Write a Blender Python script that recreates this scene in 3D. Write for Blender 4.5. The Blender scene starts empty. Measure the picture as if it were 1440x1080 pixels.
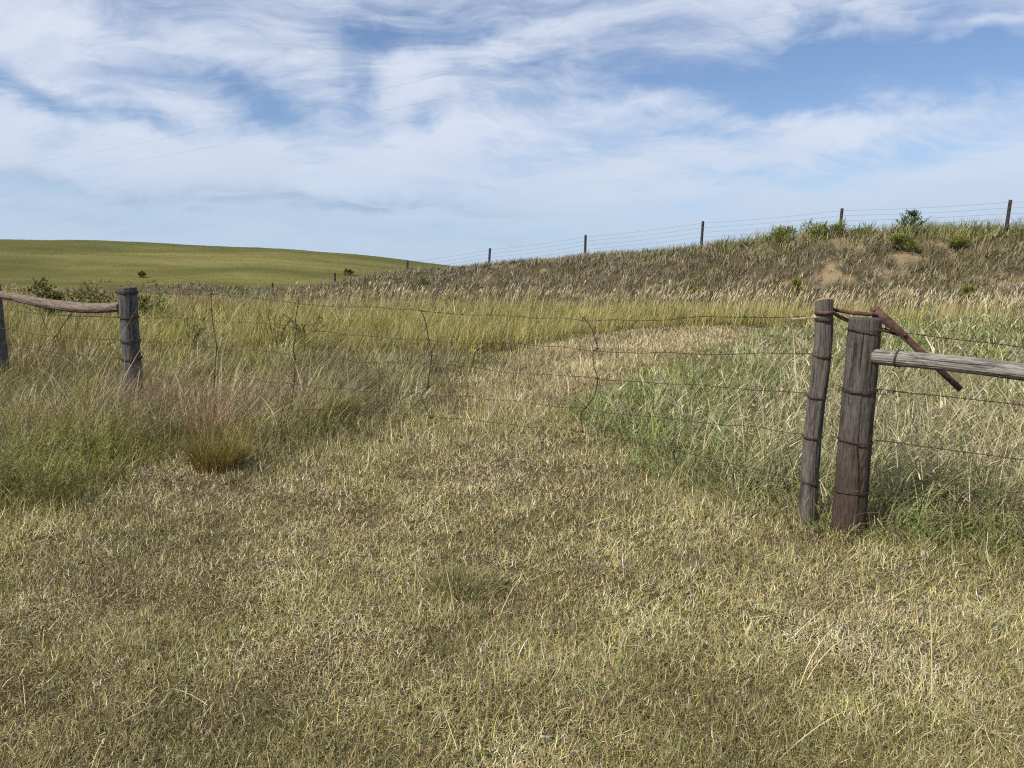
import bpy, math
import numpy as np
from mathutils import Vector

# ------------------------------------------------------------------ camera, sky, sun
SC = bpy.context.scene
COL = SC.collection
F = 1080.0                         # focal length in photo pixels (photo 1440 x 1080)
TH = math.atan(150.0 / F)          # pitch: horizon 150 px above the centre
CZ = 1.6
SUN_AZ = math.radians(233)         # compass bearing the sun stands at (0 = +Y, clockwise)
SUN_EL = math.radians(47)

cam_d = bpy.data.cameras.new("camera")
cam = bpy.data.objects.new("camera", cam_d)
COL.objects.link(cam)
cam.location = (0, 0, CZ)
cam.rotation_euler = (math.pi / 2 - TH, 0, 0)
cam_d.sensor_width = 36
cam_d.lens = 36 * F / 1440
cam_d.clip_start = 0.05
cam_d.clip_end = 6000
SC.camera = cam
SC.view_settings.view_transform = 'Standard'
SC.view_settings.look = 'None'
SC.view_settings.exposure = 0.5
SC.view_settings.gamma = 1.0
SC.cycles.use_denoising = False
SC.cycles.filter_width = 1.15
SC.cycles.max_bounces = 6
SC.cycles.diffuse_bounces = 3
SC.cycles.transmission_bounces = 4
SC.cycles.glossy_bounces = 2


def ray(px, py):
    a = (px - 720.0) / F
    b = (540.0 - py) / F
    c, s = math.cos(TH), math.sin(TH)
    return np.array([a, c + s * b, -s + c * b])


def at(px, py, D):
    r = ray(px, py)
    return np.array([0, 0, CZ]) + r * (D / r[1])


def gnd(px, py, z=0.0):
    r = ray(px, py)
    return np.array([0, 0, CZ]) + r * ((z - CZ) / r[2])


def on_plane(px, py, A, B):
    """pixel ray met with the upright plane through A and B (xy)"""
    r = ray(px, py)
    n = np.array([-(B[1] - A[1]), B[0] - A[0]])
    k = (n @ np.array(A[:2])) / (n @ r[:2])
    return np.array([0, 0, CZ]) + r * k


world = bpy.data.worlds.new("World")
SC.world = world
world.use_nodes = True
WT = world.node_tree
WT.nodes.clear()


class NT:
    def __init__(s, t):
        s.t = t

    def n(s, typ, **kw):
        o = s.t.nodes.new(typ)
        for k, v in kw.items():
            setattr(o, k, v)
        return o

    def lk(s, a, b):
        s.t.links.new(a, b)

    def put(s, sock, v):
        if hasattr(v, 'is_linked') or isinstance(v, bpy.types.NodeSocket):
            s.lk(v, sock)
        else:
            sock.default_value = v

    def math(s, op, a, b=None, c=None, clamp=False):
        o = s.n('ShaderNodeMath', operation=op)
        o.use_clamp = clamp
        s.put(o.inputs[0], a)
        if b is not None:
            s.put(o.inputs[1], b)
        if c is not None:
            s.put(o.inputs[2], c)
        return o.outputs[0]

    def vmath(s, op, a, b=None):
        o = s.n('ShaderNodeVectorMath', operation=op)
        s.put(o.inputs[0], a)
        if b is not None:
            s.put(o.inputs[1], b)
        return o.outputs['Value'] if op in ('DOT_PRODUCT', 'LENGTH') else o.outputs[0]

    def noise(s, vec, scale, detail=4, rough=.5, dist=0.0, lac=2.0):
        o = s.n('ShaderNodeTexNoise')
        s.put(o.inputs['Vector'], vec)
        o.inputs['Scale'].default_value = scale
        o.inputs['Detail'].default_value = detail
        o.inputs['Roughness'].default_value = rough
        o.inputs['Distortion'].default_value = dist
        o.inputs['Lacunarity'].default_value = lac
        return o

    def mapping(s, vec, loc=(0, 0, 0), rot=(0, 0, 0), sc=(1, 1, 1), vt='POINT'):
        o = s.n('ShaderNodeMapping', vector_type=vt)
        s.put(o.inputs[0], vec)
        o.inputs['Location'].default_value = loc
        o.inputs['Rotation'].default_value = rot
        o.inputs['Scale'].default_value = sc
        return o.outputs[0]

    def rng(s, v, a, b, c=0.0, d=1.0, smooth=True):
        o = s.n('ShaderNodeMapRange')
        o.interpolation_type = 'SMOOTHSTEP' if smooth else 'LINEAR'
        s.put(o.inputs[0], v)
        for i, q in enumerate((a, b, c, d)):
            o.inputs[1 + i].default_value = q
        return o.outputs[0]

    def mix(s, f, a, b, blend='MIX'):
        o = s.n('ShaderNodeMix', data_type='RGBA', blend_type=blend)
        s.put(o.inputs[0], f)
        s.put(o.inputs[6], a)
        s.put(o.inputs[7], b)
        return o.outputs[2]


def build_sky():
    T = NT(WT)
    SKY_STRENGTH = 0.085
    sky = T.n('ShaderNodeTexSky', sky_type='NISHITA')
    sky.sun_disc = False
    sky.sun_elevation = SUN_EL
    sky.sun_rotation = SUN_AZ
    sky.altitude = 700
    sky.air_density = 1.0
    sky.dust_density = 0.6
    sky.ozone_density = 1.6
    d = T.n('ShaderNodeTexCoord').outputs['Generated']
    sep = T.n('ShaderNodeSeparateXYZ')
    T.lk(d, sep.inputs[0])
    x, y, z = sep.outputs
    az = T.math('ARCTAN2', x, y)
    el = T.math('ARCSINE', z)
    ae = T.n('ShaderNodeCombineXYZ')
    T.lk(az, ae.inputs[0])
    T.lk(el, ae.inputs[1])
    ae = ae.outputs[0]
    nae = T.noise(ae, 6.5, 6, .6)
    ae = T.vmath('ADD', ae, T.vmath('MULTIPLY', T.vmath('SUBTRACT', nae.outputs['Color'], (.5, .5, .5)), (.16, .09, 0)))
    # cloud sheet coordinates: the direction carried on to a level sheet overhead
    zz = T.math('ADD', T.math('MAXIMUM', z, 0.0), 0.26)
    pc = T.n('ShaderNodeCombineXYZ')
    T.lk(T.math('DIVIDE', x, zz), pc.inputs[0])
    T.lk(T.math('DIVIDE', y, zz), pc.inputs[1])
    p = pc.outputs[0]
    w1 = T.noise(p, 1.5, 3, .5)
    w1v = T.vmath('MULTIPLY', T.vmath('SUBTRACT', w1.outputs['Color'], (.5, .5, .5)), (.55, .55, .0))
    pw = T.vmath('ADD', p, w1v)
    w2 = T.noise(pw, 4.5, 3, .5)
    w2v = T.vmath('MULTIPLY', T.vmath('SUBTRACT', w2.outputs['Color'], (.5, .5, .5)), (.11, .11, .0))
    pw = T.vmath('ADD', pw, w2v)
    nA = T.noise(T.mapping(pw, loc=(3.1, 1.7, 0), rot=(0, 0, .5), sc=(1.0, 1.25, 1)), 2.6, 12, .60).outputs[0]
    nB = T.noise(T.mapping(pw, loc=(7.3, 4.2, 0), rot=(0, 0, -.75), sc=(.9, 2.3, 1)), 4.2, 10, .62).outputs[0]
    # where the veils are thick and where the blue shows: (px, py, half width, half height, tilt, amount)
    blobs = [
        (1170, 108, 340, 50, 3, -.55), (1400, 140, 120, 36, 0, -.30), (880, 118, 130, 22, 4, -.22),
        (250, 110, 95, 30, -12, -.34), (375, 150, 70, 26, -38, -.34), (90, 138, 120, 17, -14, -.38),
        (215, 178, 40, 14, -45, -.36), (90, 190, 22, 24, -50, -.25), (510, 70, 30, 55, -12, -.24), (487, 135, 17, 36, 0, -.26),
        (596, 168, 30, 18, 10, -.34), (545, 48, 90, 22, 8, -.25), (1190, 232, 120, 20, 2, -.38), (1000, 190, 60, 16, 0, -.16),
        (700, 25, 120, 18, 8, -.22), (760, 78, 40, 16, 12, -.18), (1010, 20, 200, 16, 10, -.10),
        (310, 300, 420, 13, -4, -.14), (680, 345, 200, 18, -6, -.20), (60, 262, 160, 9, -2, -.13), (1000, 330, 220, 14, 8, -.25),
        (90, 70, 190, 55, -8, .28), (330, 60, 100, 40, 10, .18), (560, 112, 62, 44, 30, .30), (720, 170, 150, 46, 10, .22),
        (642, 205, 16, 46, 4, .25), (905, 142, 100, 13, 4, .28), (1080, 172, 130, 15, -8, .28), (1290, 180, 190, 26, 4, .36),
        (120, 205, 170, 36, -10, .26), (420, 230, 330, 24, -3, .28), (1390, 38, 80, 9, 8, .34), (1180, 48, 90, 9, 12, .12),
        (860, 245, 160, 22, 14, .25), (700, 60, 230, 10, 12, .14), (1300, 265, 240, 18, 3, .22),
    ]
    acc = None
    for (px, py, hw, hh, tilt, amt) in blobs:
        def ang(qx, qy):
            r = ray(qx, qy)
            return math.atan2(r[0], r[1]), math.asin(r[2] / np.linalg.norm(r))
        a0, e0 = ang(px, py)
        m = T.mapping(ae, loc=(a0, e0, 0), rot=(0, 0, math.radians(tilt)), sc=(hw / F, hh / F, 1), vt='TEXTURE')
        g = T.math('EXPONENT', T.math('MULTIPLY', T.vmath('DOT_PRODUCT', m, m), -1.0))
        acc = T.math('MULTIPLY', g, amt) if acc is None else T.math('MULTIPLY_ADD', g, amt, acc)
    # the layout is stirred by the same swirls so that no outline stays round
    base = T.math('ADD', T.math('MULTIPLY', nA, 1.35), T.math('MULTIPLY', nB, .95))
    dens = T.math('ADD', T.math('ADD', base, acc), -1.0 + .47)
    lowband = T.rng(el, math.radians(-2), math.radians(13), .26, 0.0)
    dens = T.math('ADD', dens, lowband)
    dens = T.rng(dens, .12, 1.0, 0.03, .95)
    # cloud light: brighter in the thick of it, greyer low down
    n3 = T.noise(pw, 2.1, 5, .55).outputs[0]
    up = T.rng(el, math.radians(1), math.radians(12), 0, 1)
    ccol = T.mix(up, (4.3, 5.3, 6.7, 1), (6.1, 6.6, 7.6, 1))
    ccol = T.mix(T.rng(n3, .35, .65, .32, 0), ccol, (4.5, 5.2, 6.6, 1))
    gm = None
    for (px, py, hw, hh, tilt, amt) in ((230, 268, 330, 12, -2, .8), (560, 288, 170, 9, -5, .6), (60, 300, 260, 16, 0, .5), (700, 330, 260, 12, -4, .4)):
        r0 = ray(px, py)
        m = T.mapping(ae, loc=(math.atan2(r0[0], r0[1]), math.asin(r0[2] / np.linalg.norm(r0)), 0), rot=(0, 0, math.radians(tilt)), sc=(hw / F, hh / F, 1), vt='TEXTURE')
        g = T.math('EXPONENT', T.math('MULTIPLY', T.vmath('DOT_PRODUCT', m, m), -1.0))
        gm = T.math('MULTIPLY', g, amt) if gm is None else T.math('MULTIPLY_ADD', g, amt, gm)
    gm = T.math('MULTIPLY', gm, T.rng(nB, .3, .6), clamp=True)
    ccol = T.mix(gm, ccol, (3.3, 4.25, 5.6, 1))
    skyc = T.mix(1.0, sky.outputs[0], (.84, .90, 1.02, 1), 'MULTIPLY')
    lowsky = T.rng(el, math.radians(-1), math.radians(11), .8, 0)
    skyc = T.mix(lowsky, skyc, (3.6, 4.9, 6.6, 1))
    out = T.mix(dens, skyc, ccol)
    bg = T.n('ShaderNodeBackground')
    T.lk(out, bg.inputs[0])
    bg.inputs[1].default_value = SKY_STRENGTH
    o = T.n('ShaderNodeOutputWorld')
    T.lk(bg.outputs[0], o.inputs[0])


build_sky()

sun_d = bpy.data.lights.new("sun", 'SUN')
sun_d.energy = 4.0
sun_d.angle = math.radians(0.6)
sun_d.color = (1.0, .95, .86)
sun = bpy.data.objects.new("sun", sun_d)
COL.objects.link(sun)
sv = Vector((math.sin(SUN_AZ) * math.cos(SUN_EL), math.cos(SUN_AZ) * math.cos(SUN_EL), math.sin(SUN_EL)))
sun.rotation_euler = sv.to_track_quat('Z', 'Y').to_euler()
sun.location = (-10, -8, 20)

# ------------------------------------------------------------------ helpers
RNG = np.random.default_rng(11)


def sstep(a, b, x):
    t = np.clip((x - a) / (b - a), 0, 1)
    return t * t * (3 - 2 * t)


def _hash(ix, iy, seed):
    n = (ix.astype(np.int64) * 374761393 + iy.astype(np.int64) * 668265263 + seed * 1442695041) & 0xFFFFFFFF
    n = ((n ^ (n >> 13)) * 1274126177) & 0xFFFFFFFF
    n = n ^ (n >> 16)
    return (n & 0xFFFF) / 65535.0


def vn(x, y, scale, seed=0):
    x = np.asarray(x, float) / scale
    y = np.asarray(y, float) / scale
    ix, iy = np.floor(x), np.floor(y)
    fx, fy = x - ix, y - iy
    fx = fx * fx * (3 - 2 * fx)
    fy = fy * fy * (3 - 2 * fy)
    a, b = _hash(ix, iy, seed), _hash(ix + 1, iy, seed)
    c, d = _hash(ix, iy + 1, seed), _hash(ix + 1, iy + 1, seed)
    return (a + (b - a) * fx) * (1 - fy) + (c + (d - c) * fx) * fy


def fbm(x, y, scale, seed=0, o=3):
    s, a, t = 0, 1.0, 0
    for i in range(o):
        s = s + a * vn(x, y, scale / 2 ** i, seed + 17 * i)
        t += a
        a *= .5
    return s / t


# ------------------------------------------------------------------ the lie of the land
D0 = 36.0
POST_PX = [(1418, 322), (1182, 327), (987, 345), (823, 357), (687, 371), (572, 381), (470, 400), (382, 410)]
POST_TOP = [281, 293, 311, 330.5, 349, 366.5, 383.5, 397.5]
POST_D = [D0 * (1 + .1076 * n) for n in range(8)]
LU = np.array([-1720.0, 1080.0])
LU /= np.linalg.norm(LU)                       # along the bank, away to the left
LN = np.array([-LU[1], LU[0]])                 # towards the camera
P0 = at(1418, 322, D0)[:2]
_S = [float((at(p[0], p[1], d)[:2] - P0) @ LU) for p, d in zip(POST_PX, POST_D)]
_Z = [float(at(p[0], p[1], d)[2]) - .22 for p, d in zip(POST_PX, POST_D)]
S_TAB = [-60, -15] + _S + [_S[-1] + 12, _S[-1] + 40]
Z_TAB = [3.4, 3.7] + _Z + [.05, 0]
HILL_T = [-1.6, -.9, -.667, -.556, -.435, -.296, -.204, -.111, -.05, .05, .3, 1.2]
HILL_PX = [345, 340, 339, 341, 346, 352, 360, 371, 378, 384, 388, 388]


def bank_qs(x, y):
    dx, dy = x - P0[0], y - P0[1]
    return dx * LN[0] + dy * LN[1], dx * LU[0] + dy * LU[1]


def height(x, y):
    x = np.asarray(x, float)
    y = np.asarray(y, float)
    r = np.hypot(x, y)
    z = (fbm(x, y, 1.1, 3, 3) - .5) * .06 + (fbm(x, y, .35, 13, 2) - .5) * .022 * (1 - sstep(6, 12, r)) + (fbm(x, y, 9, 5, 2) - .5) * .12 * sstep(6, 16, r)
    q, s = bank_qs(x, y)
    zc = np.interp(s, S_TAB, Z_TAB)
    rough = (fbm(s, q * .6, 3.0, 9, 3) - .5)
    qq = q + rough * 2.2
    w = 1 - sstep(.6, 10.5, qq) ** .8
    w = np.where(q < .6, 1, w)
    w = w * (1 - sstep(18, 80, -q))
    zb = zc * w + (fbm(x, y, 1.6, 21, 3) - .5) * .5 * sstep(.5, 3, q) * (1 - sstep(8, 12, q)) * np.clip(zc / 2, 0, 1)
    yy = np.maximum(y, 1.0)
    t = x / yy
    ztop = CZ + (390 - np.interp(t, HILL_T, HILL_PX)) / F * 150
    prof = sstep(52, 152, yy) ** .9
    prof = prof * (1 - .9 * sstep(165, 420, yy))
    zh = ztop * prof + .9 * np.exp(-((yy - 98 - 14 * t) / 11) ** 2) * sstep(-.1, -.35, t) * (ztop / 8)
    zh = zh + (fbm(x, y, 14, 31, 3) - .5) * .9 * sstep(60, 100, yy) * (1 - sstep(300, 500, yy)) * np.clip(ztop / 8, .1, 1)
    k = .25
    zm = np.maximum(zb, zh) + k * np.exp(-np.abs(zb - zh) / k) * .5
    zm = zm - .5 * k * np.exp(-np.abs(zb - zh) / k) * np.exp(-(zb + zh) / k)
    zm = np.where(np.maximum(zb, zh) < 1e-3, 0, zm)
    return z + zm


# the mown ground and the track through the gate, as a ring of ground points
_px = [(-1200, 800), (-600, 770), (0, 742), (90, 738), (150, 712), (185, 668), (255, 655), (350, 655), (430, 640), (540, 618), (600, 585), (630, 555),
       (668, 522), (720, 496), (800, 476), (880, 467), (960, 462), (1030, 461),
       (1075, 464), (1060, 474), (1030, 486), (985, 498), (930, 522), (880, 545), (815, 566), (790, 592), (822, 622), (880, 655), (960, 690),
       (1060, 725), (1130, 742), (1230, 752), (1330, 768), (1440, 790), (1700, 880), (2200, 1100)]
SHORT = np.array([gnd(a, b)[:2] for a, b in _px] + [[4, -12.0], [-14, -12.0], [-14, 4.0]])


def sdist(x, y, poly):
    """signed distance to a ring, negative inside"""
    d = np.full(x.shape, 1e9)
    ins = np.zeros(x.shape, bool)
    n = len(poly)
    for i in range(n):
        ax, ay = poly[i]
        bx, by = poly[(i + 1) % n]
        ex, ey = bx - ax, by - ay
        t = np.clip(((x - ax) * ex + (y - ay) * ey) / (ex * ex + ey * ey + 1e-12), 0, 1)
        d = np.minimum(d, np.hypot(x - ax - t * ex, y - ay - t * ey))
        if ay != by:
            c = ((ay > y) != (by > y)) & (x < (bx - ax) * (y - ay) / (by - ay) + ax)
            ins ^= c
    return np.where(ins, -d, d)


def edge(x, y):
    return sdist(x, y, SHORT) + (fbm(x, y, .8, 77, 3) - .5) * .9 * (1 - .3 * sstep(8, 20, y))


# ------------------------------------------------------------------ mesh builders
def mesh_np(name, V, faces_flat, starts, totals, mat, parent=None, origin=(0, 0, 0), col=None, smooth=False):
    me = bpy.data.meshes.new(name)
    V = np.ascontiguousarray(V - np.asarray(origin, float), dtype=np.float32)
    me.vertices.add(len(V))
    me.vertices.foreach_set('co', V.ravel())
    me.loops.add(len(faces_flat))
    me.loops.foreach_set('vertex_index', np.ascontiguousarray(faces_flat, dtype=np.int32))
    me.polygons.add(len(starts))
    me.polygons.foreach_set('loop_start', np.ascontiguousarray(starts, dtype=np.int32))
    me.polygons.foreach_set('loop_total', np.ascontiguousarray(totals, dtype=np.int32))
    me.update(calc_edges=True)
    if col is not None:
        a = me.attributes.new('col', 'FLOAT_COLOR', 'FACE')
        c = np.ones((len(starts), 4), np.float32)
        c[:, :3] = col
        a.data.foreach_set('color', c.ravel())
    if smooth:
        me.polygons.foreach_set('use_smooth', np.ones(len(starts), bool))
    if mat:
        me.materials.append(mat)
    o = bpy.data.objects.new(name, me)
    COL.objects.link(o)
    if parent is not None:
        o.parent = parent
    else:
        o.location = origin
    return o


def tag(o, label=None, cat=None, group=None, kind=None):
    for k, v in (('label', label), ('category', cat), ('group', group), ('kind', kind)):
        if v:
            o[k] = v
    return o


def thing(name, loc, label, cat, group=None):
    o = bpy.data.objects.new(name, None)
    COL.objects.link(o)
    o.location = loc
    o.empty_display_size = .1
    return tag(o, label, cat, group)


class Soup:
    """collects polygons, then links them as ONE mesh"""
    def __init__(s):
        s.V, s.F, s.n, s.C, s.G = [], [], 0, [], []

    def add(s, V, Fs, col=None, grain=None):
        V = np.asarray(V, float)
        s.V.append(V)
        s.F += [tuple(int(i) + s.n for i in f) for f in Fs]
        s.n += len(V)
        if col is not None:
            s.C += [col] * len(Fs)
        s.G.append(np.zeros((len(V), 3)) if grain is None else grain)

    def link(s, name, mat, parent=None, origin=(0, 0, 0), smooth=False, grain=False):
        V = np.concatenate(s.V)
        tot = np.array([len(f) for f in s.F])
        st = np.concatenate([[0], np.cumsum(tot)[:-1]])
        flat = np.array([i for f in s.F for i in f])
        o = mesh_np(name, V, flat, st, tot, mat, parent, origin, np.array(s.C) if s.C else None, smooth)
        if grain:
            a = o.data.attributes.new('grain', 'FLOAT_VECTOR', 'POINT')
            a.data.foreach_set('vector', np.concatenate(s.G).astype(np.float32).ravel())
        return o


def frames(path):
    P = np.asarray(path, float)
    T = np.gradient(P, axis=0)
    T /= np.linalg.norm(T, axis=1)[:, None] + 1e-12
    ref = np.array([0, 0, 1.0]) if abs(T[0][2]) < .8 else np.array([0, 1.0, 0])
    N = np.zeros_like(P)
    n = ref - T[0] * (ref @ T[0])
    n /= np.linalg.norm(n)
    for i in range(len(P)):
        n = n - T[i] * (n @ T[i])
        n /= np.linalg.norm(n)
        N[i] = n
    return P, T, N, np.cross(T, N)


def resample(path, step):
    P = np.asarray(path, float)
    L = np.concatenate([[0], np.cumsum(np.linalg.norm(np.diff(P, axis=0), axis=1))])
    n = max(2, int(L[-1] / step) + 1)
    q = np.linspace(0, L[-1], n)
    # Catmull-like smoothing through the points
    return np.stack([np.interp(q, L, P[:, i]) for i in range(3)], 1)


def spline(path, n=8):
    P = np.asarray(path, float)
    Q = np.concatenate([[2 * P[0] - P[1]], P, [2 * P[-1] - P[-2]]])
    out = []
    for i in range(1, len(Q) - 2):
        a, b, c, d = Q[i - 1], Q[i], Q[i + 1], Q[i + 2]
        for t in np.linspace(0, 1, n, endpoint=False):
            out.append(.5 * ((2 * b) + (c - a) * t + (2 * a - 5 * b + 4 * c - d) * t * t + (3 * b - a - 3 * c + d) * t ** 3))
    out.append(P[-1])
    return np.array(out)


def tube(sp, path, r, k=4, col=None, cap=True):
    P, T, N, B = frames(path)
    m = len(P)
    r = np.broadcast_to(np.asarray(r, float), (m,))
    a = np.arange(k) * 2 * math.pi / k
    V = P[:, None] + r[:, None, None] * (np.cos(a)[None, :, None] * N[:, None] + np.sin(a)[None, :, None] * B[:, None])
    V = V.reshape(-1, 3)
    Fs = []
    for i in range(m - 1):
        for j in range(k):
            j2 = (j + 1) % k
            Fs.append((i * k + j, i * k + j2, (i + 1) * k + j2, (i + 1) * k + j))
    if cap:
        Fs.append(tuple(range(k - 1, -1, -1)))
        Fs.append(tuple((m - 1) * k + j for j in range(k)))
    sp.add(V, Fs, col)


def bar(sp, path, w, th, side):
    """flat strap swept along a path; side = direction of its width at every point"""
    P, T, N, B = frames(path)
    m = len(P)
    w = np.broadcast_to(np.asarray(w, float), (m,))
    side = np.broadcast_to(np.asarray(side, float), (m, 3))
    V = []
    for i in range(m):
        s = side[i] - T[i] * (side[i] @ T[i])
        s = s / np.linalg.norm(s)
        o = np.cross(T[i], s)
        for a, b in ((-1, -1), (1, -1), (1, 1), (-1, 1)):
            V.append(P[i] + s * a * w[i] / 2 + o * b * th / 2)
    Fs = []
    for i in range(m - 1):
        for j in range(4):
            j2 = (j + 1) % 4
            Fs.append((i * 4 + j, i * 4 + j2, (i + 1) * 4 + j2, (i + 1) * 4 + j))
    Fs += [(3, 2, 1, 0), tuple((m - 1) * 4 + j for j in range(4))]
    sp.add(V, Fs)


def log_mesh(name, path, rad, mat, parent, origin, seed=1, knots=(), k=84, step=.012, crack=1.0, tilt=0.0, lump=1.0):
    """a weathered round of wood: lobed outline, grain ridges, drying cracks, knots, rough sawn ends"""
    P = resample(path, step)
    P, T, N, B = frames(P)
    m = len(P)
    L = np.linspace(0, 1, m) * np.sum(np.linalg.norm(np.diff(P, axis=0), axis=1))
    r0 = np.interp(np.linspace(0, 1, m), np.linspace(0, 1, len(rad)), rad)
    a = np.arange(k) * 2 * math.pi / k
    A, LL = np.meshgrid(a, L)
    R = np.repeat(r0[:, None], k, 1)
    ca, sa = np.cos(A), np.sin(A)
    R = R * (1 + lump * (.05 * (fbm(ca * 1.1 + 5, LL * 1.6 + sa * 1.1, 1.0, seed, 2) - .5) * 2 + .03 * np.sin(2 * A + seed + LL)))
    wob = (vn(LL, A * 0, .5, seed + 3) - .5) * .5
    AA = A + wob
    g = vn(np.cos(AA) * 9, np.sin(AA) * 9 + LL * .7, .55, seed + 5)
    R = R - .0042 * np.abs(g - .5) * 2 * crack
    rs = np.random.default_rng(seed)
    for c in range(int(17 * crack)):
        ac, l0, ln = rs.uniform(0, 2 * math.pi), rs.uniform(0, L[-1]), rs.uniform(.15, .6) * min(1.0, L[-1])
        wd = rs.uniform(.028, .055)
        dd = np.abs((AA - ac + math.pi) % (2 * math.pi) - math.pi)
        R = R - rs.uniform(.007, .016) * np.exp(-(dd / wd) ** 2) * np.clip(1 - ((LL - l0) / ln) ** 2, 0, 1)
    for (ka, kl, kr) in knots:
        dd = np.hypot(((A - ka + math.pi) % (2 * math.pi) - math.pi) * r0[:, None], LL - kl) / kr
        R = R + .008 * np.exp(-dd ** 2 * 1.2) - .012 * np.exp(-(dd * 2.6) ** 2)
    R[0] *= .97
    R[-1] *= .955
    V = P[:, None] + R[..., None] * (ca[..., None] * N[:, None] + sa[..., None] * B[:, None])
    if tilt:
        V[-1] += T[-1] * (tilt * ca[-1] * r0[-1])[:, None]
        V[-2] += T[-1] * (tilt * .9 * ca[-1] * r0[-1])[:, None]
    V[-1] += T[-1] * ((rs.random(k) - .5) * .004)[:, None]
    G = np.stack([R * ca, R * sa, LL], -1).reshape(-1, 3)
    Fs = []
    for i in range(m - 1):
        for j in range(k):
            j2 = (j + 1) % k
            Fs.append((i * k + j, i * k + j2, (i + 1) * k + j2, (i + 1) * k + j))
    Vf = V.reshape(-1, 3)
    n0 = len(Vf)
    extra, eg = [], []
    for e, sgn in ((0, -1), (m - 1, 1)):
        prev = list(range(e * k, e * k + k))
        for f in (.75, .4):
            ring = P[e] + (V[e] - P[e]) * f + T[e] * sgn * .003 * (rs.random((k, 1)) - .3)
            st = n0 + len(extra)
            extra += list(ring)
            eg += list(np.stack([R[e] * ca[0] * f, R[e] * sa[0] * f, np.full(k, L[e])], -1))
            cur = list(range(st, st + k))
            for j in range(k):
                j2 = (j + 1) % k
                f4 = (prev[j], prev[j2], cur[j2], cur[j])
                Fs.append(f4 if sgn > 0 else f4[::-1])
            prev = cur
        extra.append(P[e])
        eg.append([0, 0, L[e]])
        c = n0 + len(extra) - 1
        for j in range(k):
            f3 = (prev[j], prev[(j + 1) % k], c)
            Fs.append(f3 if sgn > 0 else f3[::-1])
    sp = Soup()
    sp.add(np.concatenate([Vf, np.array(extra)]), Fs, None, np.concatenate([G, np.array(eg)]))
    return sp.link(name, mat, parent, origin, smooth=False, grain=True)


def blades(P, yaw, H, W, lean, curl, col, segs=3, roll=None, tip=0.0, twist=0.0):
    """many grass blades at once -> (V, flat, starts, totals, facecol)"""
    n = len(P)
    H, W, lean, curl = [np.broadcast_to(np.asarray(v, float), (n,)) for v in (H, W, lean, curl)]
    roll = RNG.uniform(-1.1, 1.1, n) if roll is None else roll
    wx, wy = np.cos(yaw + math.pi / 2 + roll), np.sin(yaw + math.pi / 2 + roll)
    taper = 1 - (np.arange(segs) / segs) ** 1.6 * (1 - tip)
    V = np.zeros((n, 2 * segs + 1, 3), np.float32)
    cx, cy, cz = P[:, 0].copy(), P[:, 1].copy(), P[:, 2].copy()
    for k in range(segs + 1):
        if k < segs:
            w = W * taper[k] * .5
            V[:, 2 * k] = np.stack([cx - wx * w, cy - wy * w, cz], 1)
            V[:, 2 * k + 1] = np.stack([cx + wx * w, cy + wy * w, cz], 1)
            ang = lean + curl * (k + .5) / segs
            yk = yaw + twist * (k / segs)
            cx = cx + np.cos(yk) * np.sin(ang) * H / segs
            cy = cy + np.sin(yk) * np.sin(ang) * H / segs
            cz = cz + np.cos(ang) * H / segs
        else:
            V[:, 2 * k] = np.stack([cx, cy, cz], 1)
    nv = 2 * segs + 1
    pat = []
    for k in range(segs - 1):
        pat += [2 * k, 2 * k + 1, 2 * k + 3, 2 * k + 2]
    pat += [2 * segs - 2, 2 * segs - 1, 2 * segs]
    pat = np.array(pat, np.int32)
    flat = (np.arange(n, dtype=np.int32)[:, None] * nv + pat[None]).ravel()
    tots = np.tile(np.array([4] * (segs - 1) + [3], np.int32), n)
    fc = np.repeat(np.asarray(col, np.float32), segs, 0)
    return V.reshape(-1, 3), flat, tots, fc


def link_blades(name, parts, mat, parent=None, origin=(0, 0, 0)):
    Vs, Fl, To, Co, off = [], [], [], [], 0
    for V, fl, to, fc in parts:
        Vs.append(V)
        Fl.append(fl + off)
        To.append(to)
        Co.append(fc)
        off += len(V)
    To = np.concatenate(To)
    st = np.concatenate([[0], np.cumsum(To)[:-1]])
    return mesh_np(name, np.concatenate(Vs), np.concatenate(Fl), st, To, mat, parent, origin, np.concatenate(Co))


def lin(r, g, b):
    """an sRGB byte colour as linear albedo"""
    c = np.array([r, g, b]) / 255.0
    return np.where(c <= .04045, c / 12.92, ((c + .055) / 1.055) ** 2.4)


def pick(n, table, p=None, jit=.16):
    """table: list of colours; weights (n, len) or (len,) -> colours with a little spread"""
    tab = np.array(table)
    k = len(tab)
    p = np.full(k, 1 / k) if p is None else np.asarray(p, float)
    if p.ndim == 1:
        i = RNG.choice(k, n, p=p / p.sum())
    else:
        c = np.cumsum(p, 1)
        c /= c[:, -1:]
        i = (RNG.random((n, 1)) > c).sum(1)
    c = tab[i] * np.exp(RNG.normal(0, jit, (n, 1))) * np.exp(RNG.normal(0, .04, (n, 3)))
    return np.clip(c, .01, .8)


# ------------------------------------------------------------------ materials
def new_mat(name):
    m = bpy.data.materials.new(name)
    m.use_nodes = True
    m.node_tree.nodes.clear()
    T = NT(m.node_tree)
    o = T.n('ShaderNodeOutputMaterial')
    return m, T, o


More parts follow.
